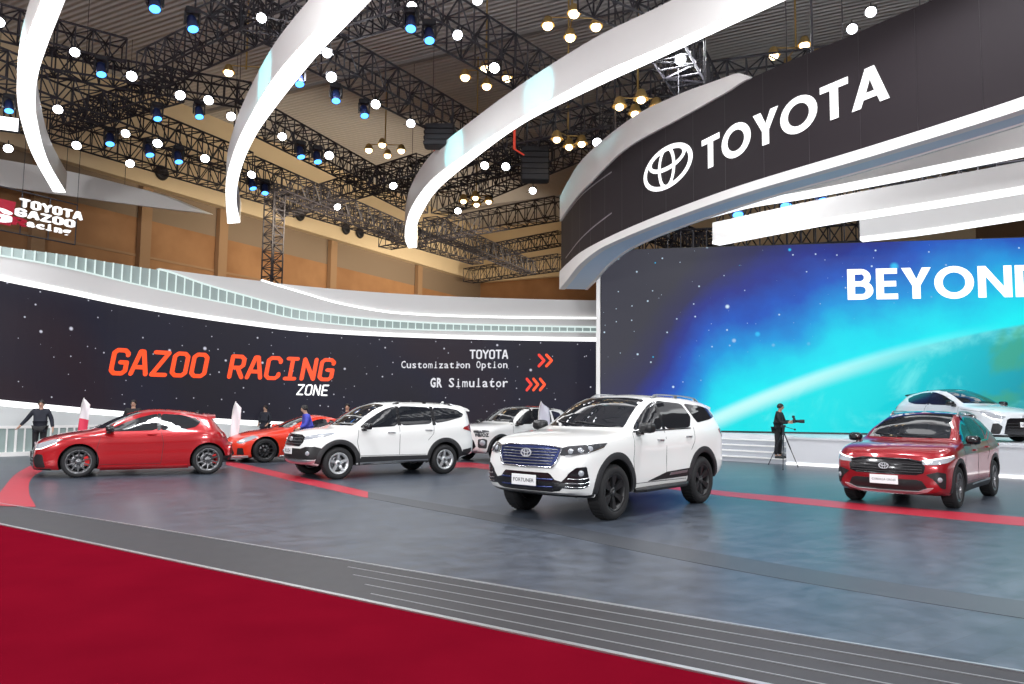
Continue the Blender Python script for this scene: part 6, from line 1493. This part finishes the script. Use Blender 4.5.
# ================================================================== PEOPLE
def skin_mesh(name, verts, edges, radii, m_, root=0, sub=1):
    me = bpy.data.meshes.new(name); me.from_pydata([tuple(v) for v in verts], edges, []); o = bpy.data.objects.new(name, me); C.objects.link(o)
    md = o.modifiers.new('s', 'SKIN'); md.use_smooth_shade = True
    for i, r in enumerate(radii):
        d = me.skin_vertices[0].data[i]; d.radius = r if isinstance(r, tuple) else (r, r); d.use_root = (i == root)
    if sub: s_ = o.modifiers.new('u', 'SUBSURF'); s_.levels = sub; s_.render_levels = sub
    bpy.context.view_layer.update()
    new = bpy.data.meshes.new_from_object(o.evaluated_get(bpy.context.evaluated_depsgraph_get())); new.name = name
    o.modifiers.clear(); o.data = new; bpy.data.meshes.remove(me)
    new.materials.clear(); new.materials.append(M[m_])
    for p in new.polygons: p.use_smooth = True
    return o
def person(loc, rz, H, label, top, bottom, arms, hair_len=0., lean=0., stride=.0, head_turn=0.):
    """local frame: facing -Y, x to the figure's left; arms: ((elbow),(wrist)) for left and right"""
    k = H/1.72; r = empty('person', loc, rz, label, 'person'); r.scale = (k, k, k)
    ln = lambda z: -lean*max(0, z-.95)                        # forward lean
    J = {}
    def j(n, x, y, z): J[n] = V((x, y+ln(z), z))
    j('pel', 0, 0, .96); j('waist', 0, .0, 1.08); j('chest', 0, .0, 1.28); j('neckb', 0, .01, 1.43); j('neck', 0, -.005, 1.50); j('head', 0, -.02, 1.59); j('crown', 0, -.015, 1.675)
    j('nose', 0, -.115, 1.575); j('earl', .078, -.01, 1.59); j('earr', -.078, -.01, 1.59); j('chin', 0, -.075, 1.525)
    for s_, n in ((1, 'l'), (-1, 'r')):
        j('sh'+n, s_*.185, .0, 1.40); e, w = arms[0 if s_ == 1 else 1]; J['el'+n] = V(e)+V((0, ln(e[2]), 0)); J['wr'+n] = V(w)+V((0, ln(w[2]), 0))
        st = stride*s_; J['hip'+n] = V((s_*.095, 0, .90)); J['kn'+n] = V((s_*.10, -st*.5-.02, .50)); J['an'+n] = V((s_*.105, -st*.5+max(0, -st)*.3+.02, .09)); J['ft'+n] = V((s_*.115, -st*.5-.10, .045)); J['toe'+n] = V((s_*.12, -st*.5-.17, .035))
    names = ['pel', 'waist', 'chest', 'neckb', 'neck', 'head', 'crown', 'nose', 'earl', 'earr', 'chin']
    rad = {'pel': (.155, .11), 'waist': (.135, .10), 'chest': (.155, .115), 'neckb': (.08, .07), 'neck': .052, 'head': (.078, .092), 'crown': (.055, .065), 'nose': .012, 'earl': .016, 'earr': .016, 'chin': .032}
    E = [('pel', 'waist'), ('waist', 'chest'), ('chest', 'neckb'), ('neckb', 'neck'), ('neck', 'head'), ('head', 'crown'), ('head', 'nose'), ('head', 'earl'), ('head', 'earr'), ('head', 'chin')]
    for n in 'lr':
        s_ = 1 if n == 'l' else -1; d = (J['wr'+n]-J['el'+n]).normalized(); side = V((s_, 0, 0)); fw = d.cross(side); fw = fw.normalized() if fw.length > .1 else V((0, -1, 0)); ax = fw.cross(d).normalized()
        J['pa'+n] = J['wr'+n]+d*.065
        for q, rr_ in (('sh', .062), ('el', .042), ('wr', .028), ('pa', (.026, .036)), ('hip', .092), ('kn', .056), ('an', .038), ('ft', .036), ('toe', .026)): names.append(q+n); rad[q+n] = rr_
        E += [('neckb' if False else 'chest', 'sh'+n), ('sh'+n, 'el'+n), ('el'+n, 'wr'+n), ('wr'+n, 'pa'+n), ('pel', 'hip'+n), ('hip'+n, 'kn'+n), ('kn'+n, 'an'+n), ('an'+n, 'ft'+n), ('ft'+n, 'toe'+n)]
        for f_, (o_, l_) in enumerate(((-.026, .068), (-.009, .080), (.009, .076), (.026, .060))):
            a = 'f%d'%f_+n; b_ = 'g%d'%f_+n; J[a] = J['pa'+n]+fw*o_+d*l_*.55+ax*(-s_*.006); J[b_] = J['pa'+n]+fw*o_*1.1+d*l_-ax*s_*.022; names += [a, b_]; rad[a] = .0095; rad[b_] = .0075; E += [('pa'+n, a), (a, b_)]
        a = 'th'+n; J[a] = J['wr'+n]+d*.05-fw*.045; names.append(a); rad[a] = .010; J['ti'+n] = J['wr'+n]+d*.085-fw*.052; names.append('ti'+n); rad['ti'+n] = .008; E += [('wr'+n, a), (a, 'ti'+n)]
    ix = {n: i for i, n in enumerate(names)}
    body = skin_mesh('body', [J[n] for n in names], [(ix[a], ix[b_]) for a, b_ in E], [(tuple(v*.78 for v in rad[n]) if n in ('pel', 'waist', 'chest') else rad[n]) for n in names], 'skin'); body.parent = r
    def garment(nm, chain, m_, root=0):
        ns = []; 
        for a, b_ in chain:
            for q in (a, b_):
                if q not in ns: ns.append(q)
        xi = {n: i for i, n in enumerate(ns)}; gr = lambda v: tuple(x+.018 for x in v) if isinstance(v, tuple) else v+.020
        o = skin_mesh(nm, [J[n] for n in ns], [(xi[a], xi[b_]) for a, b_ in chain], [gr(rad[n]) for n in ns], m_, xi['pel'] if 'pel' in xi else 0); o.parent = r; return o
    for n in 'lr':
        J['cf'+n] = J['wr'+n]-(J['wr'+n]-J['el'+n]).normalized()*.02; rad['cf'+n] = .028; J['hem'+n] = J['an'+n]+V((0, 0, .0)); rad['hem'+n] = .045
    J['hemb'] = V((0, 0, .86)); rad['hemb'] = (.165, .12)
    garment('jacket', [('hemb', 'pel'), ('pel', 'waist'), ('waist', 'chest'), ('chest', 'neckb')]+[c_ for n in 'lr' for c_ in (('chest', 'sh'+n), ('sh'+n, 'el'+n), ('el'+n, 'cf'+n))], top)
    garment('trousers', [c_ for n in 'lr' for c_ in (('pel', 'hip'+n), ('hip'+n, 'kn'+n), ('kn'+n, 'hem'+n))], bottom)
    for n in 'lr':
        f = J['ft'+n]; b = MB(); secs = []
        for y, w, h in ((.15, .034, .07), (.10, .045, .095), (.02, .046, .085), (-.06, .050, .06), (-.11, .044, .048), (-.135, .02, .03)): secs.append([V((f.x-w, f.y+y, .0)), V((f.x+w, f.y+y, .0)), V((f.x+w*.85, f.y+y, h)), V((f.x-w*.85, f.y+y, h))])
        b.sweep(secs, 0, smooth=True); o = b.build('shoe', 'shoe', r)
    hc = J['head']+V((0, .012, .025)); rows = []
    for a in range(0, 9):
        t = PI*.5*a/8*1.25; row = []
        for i in range(17):
            p = 2*PI*i/16; fr = max(0, -math.sin(p)); lim = min(t, PI*.5*(1.22-.55*fr**2+hair_len*(1-fr)))
            row.append(hc+V((.092*math.sin(lim)*math.cos(p), .108*math.sin(lim)*math.sin(p), .108*math.cos(lim))))
        rows.append(row)
    b = MB(); b.grid(rows, 0, True); o = b.build('hair', 'hair', r); md = o.modifiers.new('t', 'SOLIDIFY'); md.thickness = .012
    for s_ in (-1, 1):
        b = MB(); b.ball((J['head'].x+s_*.032, J['head'].y-.088, J['head'].z+.012), .011, 5); b.build('eye', 'ink', r)
    b = MB(); b.sweep([[J['head']+V((x, -.088+abs(x)*.25, z-.045)) for z in (-.004, .004)]+[J['head']+V((x, -.080+abs(x)*.25, z-.045)) for z in (.004, -.004)] for x in (-.024, 0, .024)], 0); b.build('mouth', 'tail_red', r)
    return r
DOWN = (((.27, .03, 1.14), (.29, -.03, .88)), ((-.27, .03, 1.14), (-.29, -.03, .88)))
p = atz(38, 460, 0); person((p.x, p.y, 0), .35, 1.64, 'person in dark navy clothes standing at far left, arms held away from the body', 'navy_cloth', 'black_cloth', (((.28, .02, 1.15), (.33, -.05, .91)), ((-.34, .02, 1.17), (-.50, -.04, .96))))
p = atz(131, 455.5, 0); person((p.x, p.y, 0), .2, 1.68, 'person behind the red hatchback, only dark hair showing above its roof', 'black_cloth', 'black_cloth', DOWN)
p = atz(264, 448.5, 0); person((p.x, p.y, 0), -.3, 1.55, 'person in dark clothes standing behind the orange-red coupe', 'navy_cloth', 'navy_cloth', (((.25, .02, 1.14), (.20, -.12, .98)), ((-.25, .02, 1.14), (-.20, -.12, .98))), .35)
p = atz(308.5, 464.8, 0); person((p.x, p.y, 0), -1.1, 1.58, 'person in a blue jacket with pale sleeves bending beside the orange-red coupe', 'blue_cloth', 'black_cloth', (((.22, -.10, 1.16), (.16, -.30, 1.06)), ((-.22, -.08, 1.15), (-.24, -.26, .98))), .1, .25)
p = atz(346, 455.3, 0); person((p.x, p.y, 0), .1, 1.64, 'person seen over the windscreen of the white compact SUV, head only', 'navy_cloth', 'black_cloth', DOWN)
pp = E0-de*.30+ne*.17
ph = person((pp.x, pp.y, .16), 1.0, 1.62, 'person in black standing on the lowest stage step, holding a camera over a tripod', 'black_cloth', 'black_cloth', (((.24, -.12, 1.14), (.08, -.34, 1.16)), ((-.24, -.10, 1.12), (-.07, -.33, 1.12))), .1, .12, .05)
# camera held up and the tripod
d_ = V((math.sin(1.0), -math.cos(1.0), 0)); cp = pp+d_*.47; cr_ = empty('camera', (cp.x, cp.y, .16+1.10), 1.2, 'black camera with long lens held by the photographer in black', 'camera')
b = MB(); b.bevbox((0, 0, 0), (.15, .09, .11), .015); b.bevbox((0, .0, .07), (.07, .07, .05), .01); b.build('camera_body', 'fixture', cr_)
b = MB(); b.lathe([(.001, .0), (.04, .0), (.042, .10), (.052, .12), (.052, .24), (.044, .245), (.040, .22), (.001, .21)], (0, -.04, 0), (0, -1, 0), 16); b.build('lens', 'fixture', cr_)
b = MB(); b.bevbox((0, .02, .13), (.06, .08, .07), .01); b.build('flash', 'fixture', cr_)
tp = atz(784, 466.5, 0); tr_ = empty('tripod', (tp.x, tp.y, 0), 0, 'thin black camera tripod with spread legs in front of the photographer', 'tripod')
apx = V((tp.x, tp.y, .98))
for q in (atz(768.5, 464.8, 0), atz(798, 467.4, 0), atz(783, 470, 0)):
    b = MB(); md_ = apx.lerp(q, .5); b.tube(apx, md_, .018, 6); b.tube(md_, q+V((0, 0, .02)), .012, 6); b.ball((q.x, q.y, .018), .018, 5); part(tr_, b.build('leg', 'fixture'))
b = MB(); b.tube(apx-V((0, 0, .25)), apx+V((0, 0, .12)), .016, 6); part(tr_, b.build('centre_column', 'fixture'))
b = MB(); b.bevbox(apx+V((0, 0, .15)), (.12, .09, .07), .01); b.tube(apx+V((0, 0, .15)), apx+V((.32, -.02, .06)), .010, 6); b.ball(tuple(apx+V((.32, -.02, .06))), .03, 5); part(tr_, b.build('head', 'fixture'))

# ================================================================== LIGHT
def area(x, y, z, sx, sy, pw, col=(.95, .97, 1), tgt=None, spread=180):
    l = bpy.data.lights.new('lamp', 'AREA'); l.shape = 'RECTANGLE'; l.size = sx; l.size_y = sy; l.energy = pw; l.color = col; l.spread = math.radians(spread)
    o = bpy.data.objects.new('lamp', l); C.objects.link(o); o.location = (x, y, z)
    if tgt: o.rotation_euler = (V(tgt)-V((x, y, z))).to_track_quat('-Z', 'Y').to_euler()
    return o
for x in (-15, -5, 5, 15):
    for y in (3, 11.5, 20): area(x, y, 11.0, 1.9, 1.9, 680 if y > 5 else 480)
area(-11, -1, 5.6, 3, 1., 1500, (.97, .98, 1), (-9, 24, 8)); area(9, -3, 5.6, 3, 1., 1600, (.97, .98, 1), (2, 22, 8))            # front wash lights added to brighten the arcs and ceiling
q = wallp(-2, 9.5, 14); area(q.x, q.y, q.z, 14, 2, 1050, (1, .86, .66), tuple(wallp(4, 12, 0)), 110)  # warm area light added to brighten the side wall
q = wallp(14, 8.5, 14); area(q.x, q.y, q.z, 10, 2, 800, (1, .86, .66), tuple(wallp(16, 12, 0)), 110)  # second added warm light, for the far end of the side wall
def cyan(px, py, z, dx, dy, pw, ang=26):
    p = atz(px, py, z); l = bpy.data.lights.new('lamp', 'SPOT'); l.energy = pw; l.color = (.25, .9, 1); l.spot_size = math.radians(ang); l.spot_blend = .6; l.shadow_soft_size = .05
    o = bpy.data.objects.new('lamp', l); C.objects.link(o); o.location = (p.x+dx, p.y+dy, z-.6); o.rotation_euler = (p-o.location).to_track_quat('-Z', 'Y').to_euler()
cyan(262, 76, 10.0, -3.0, -2.6, 900); cyan(458, 150, 10.05, -3.2, -2.4, 900); cyan(545, 92, 10.1, -2.4, -3., 500); cyan(21, 40, 10., -3., -2., 500)
w = bpy.data.worlds.new('hall'); bpy.context.scene.world = w; w.use_nodes = True
w.node_tree.nodes['Background'].inputs[0].default_value = (.9, .93, 1, 1); w.node_tree.nodes['Background'].inputs[1].default_value = .35
sc = bpy.context.scene
sc.view_settings.view_transform = 'Standard'; sc.view_settings.look = 'None'; sc.view_settings.exposure = 0; sc.view_settings.gamma = 1; sc.view_settings.use_curve_mapping = False
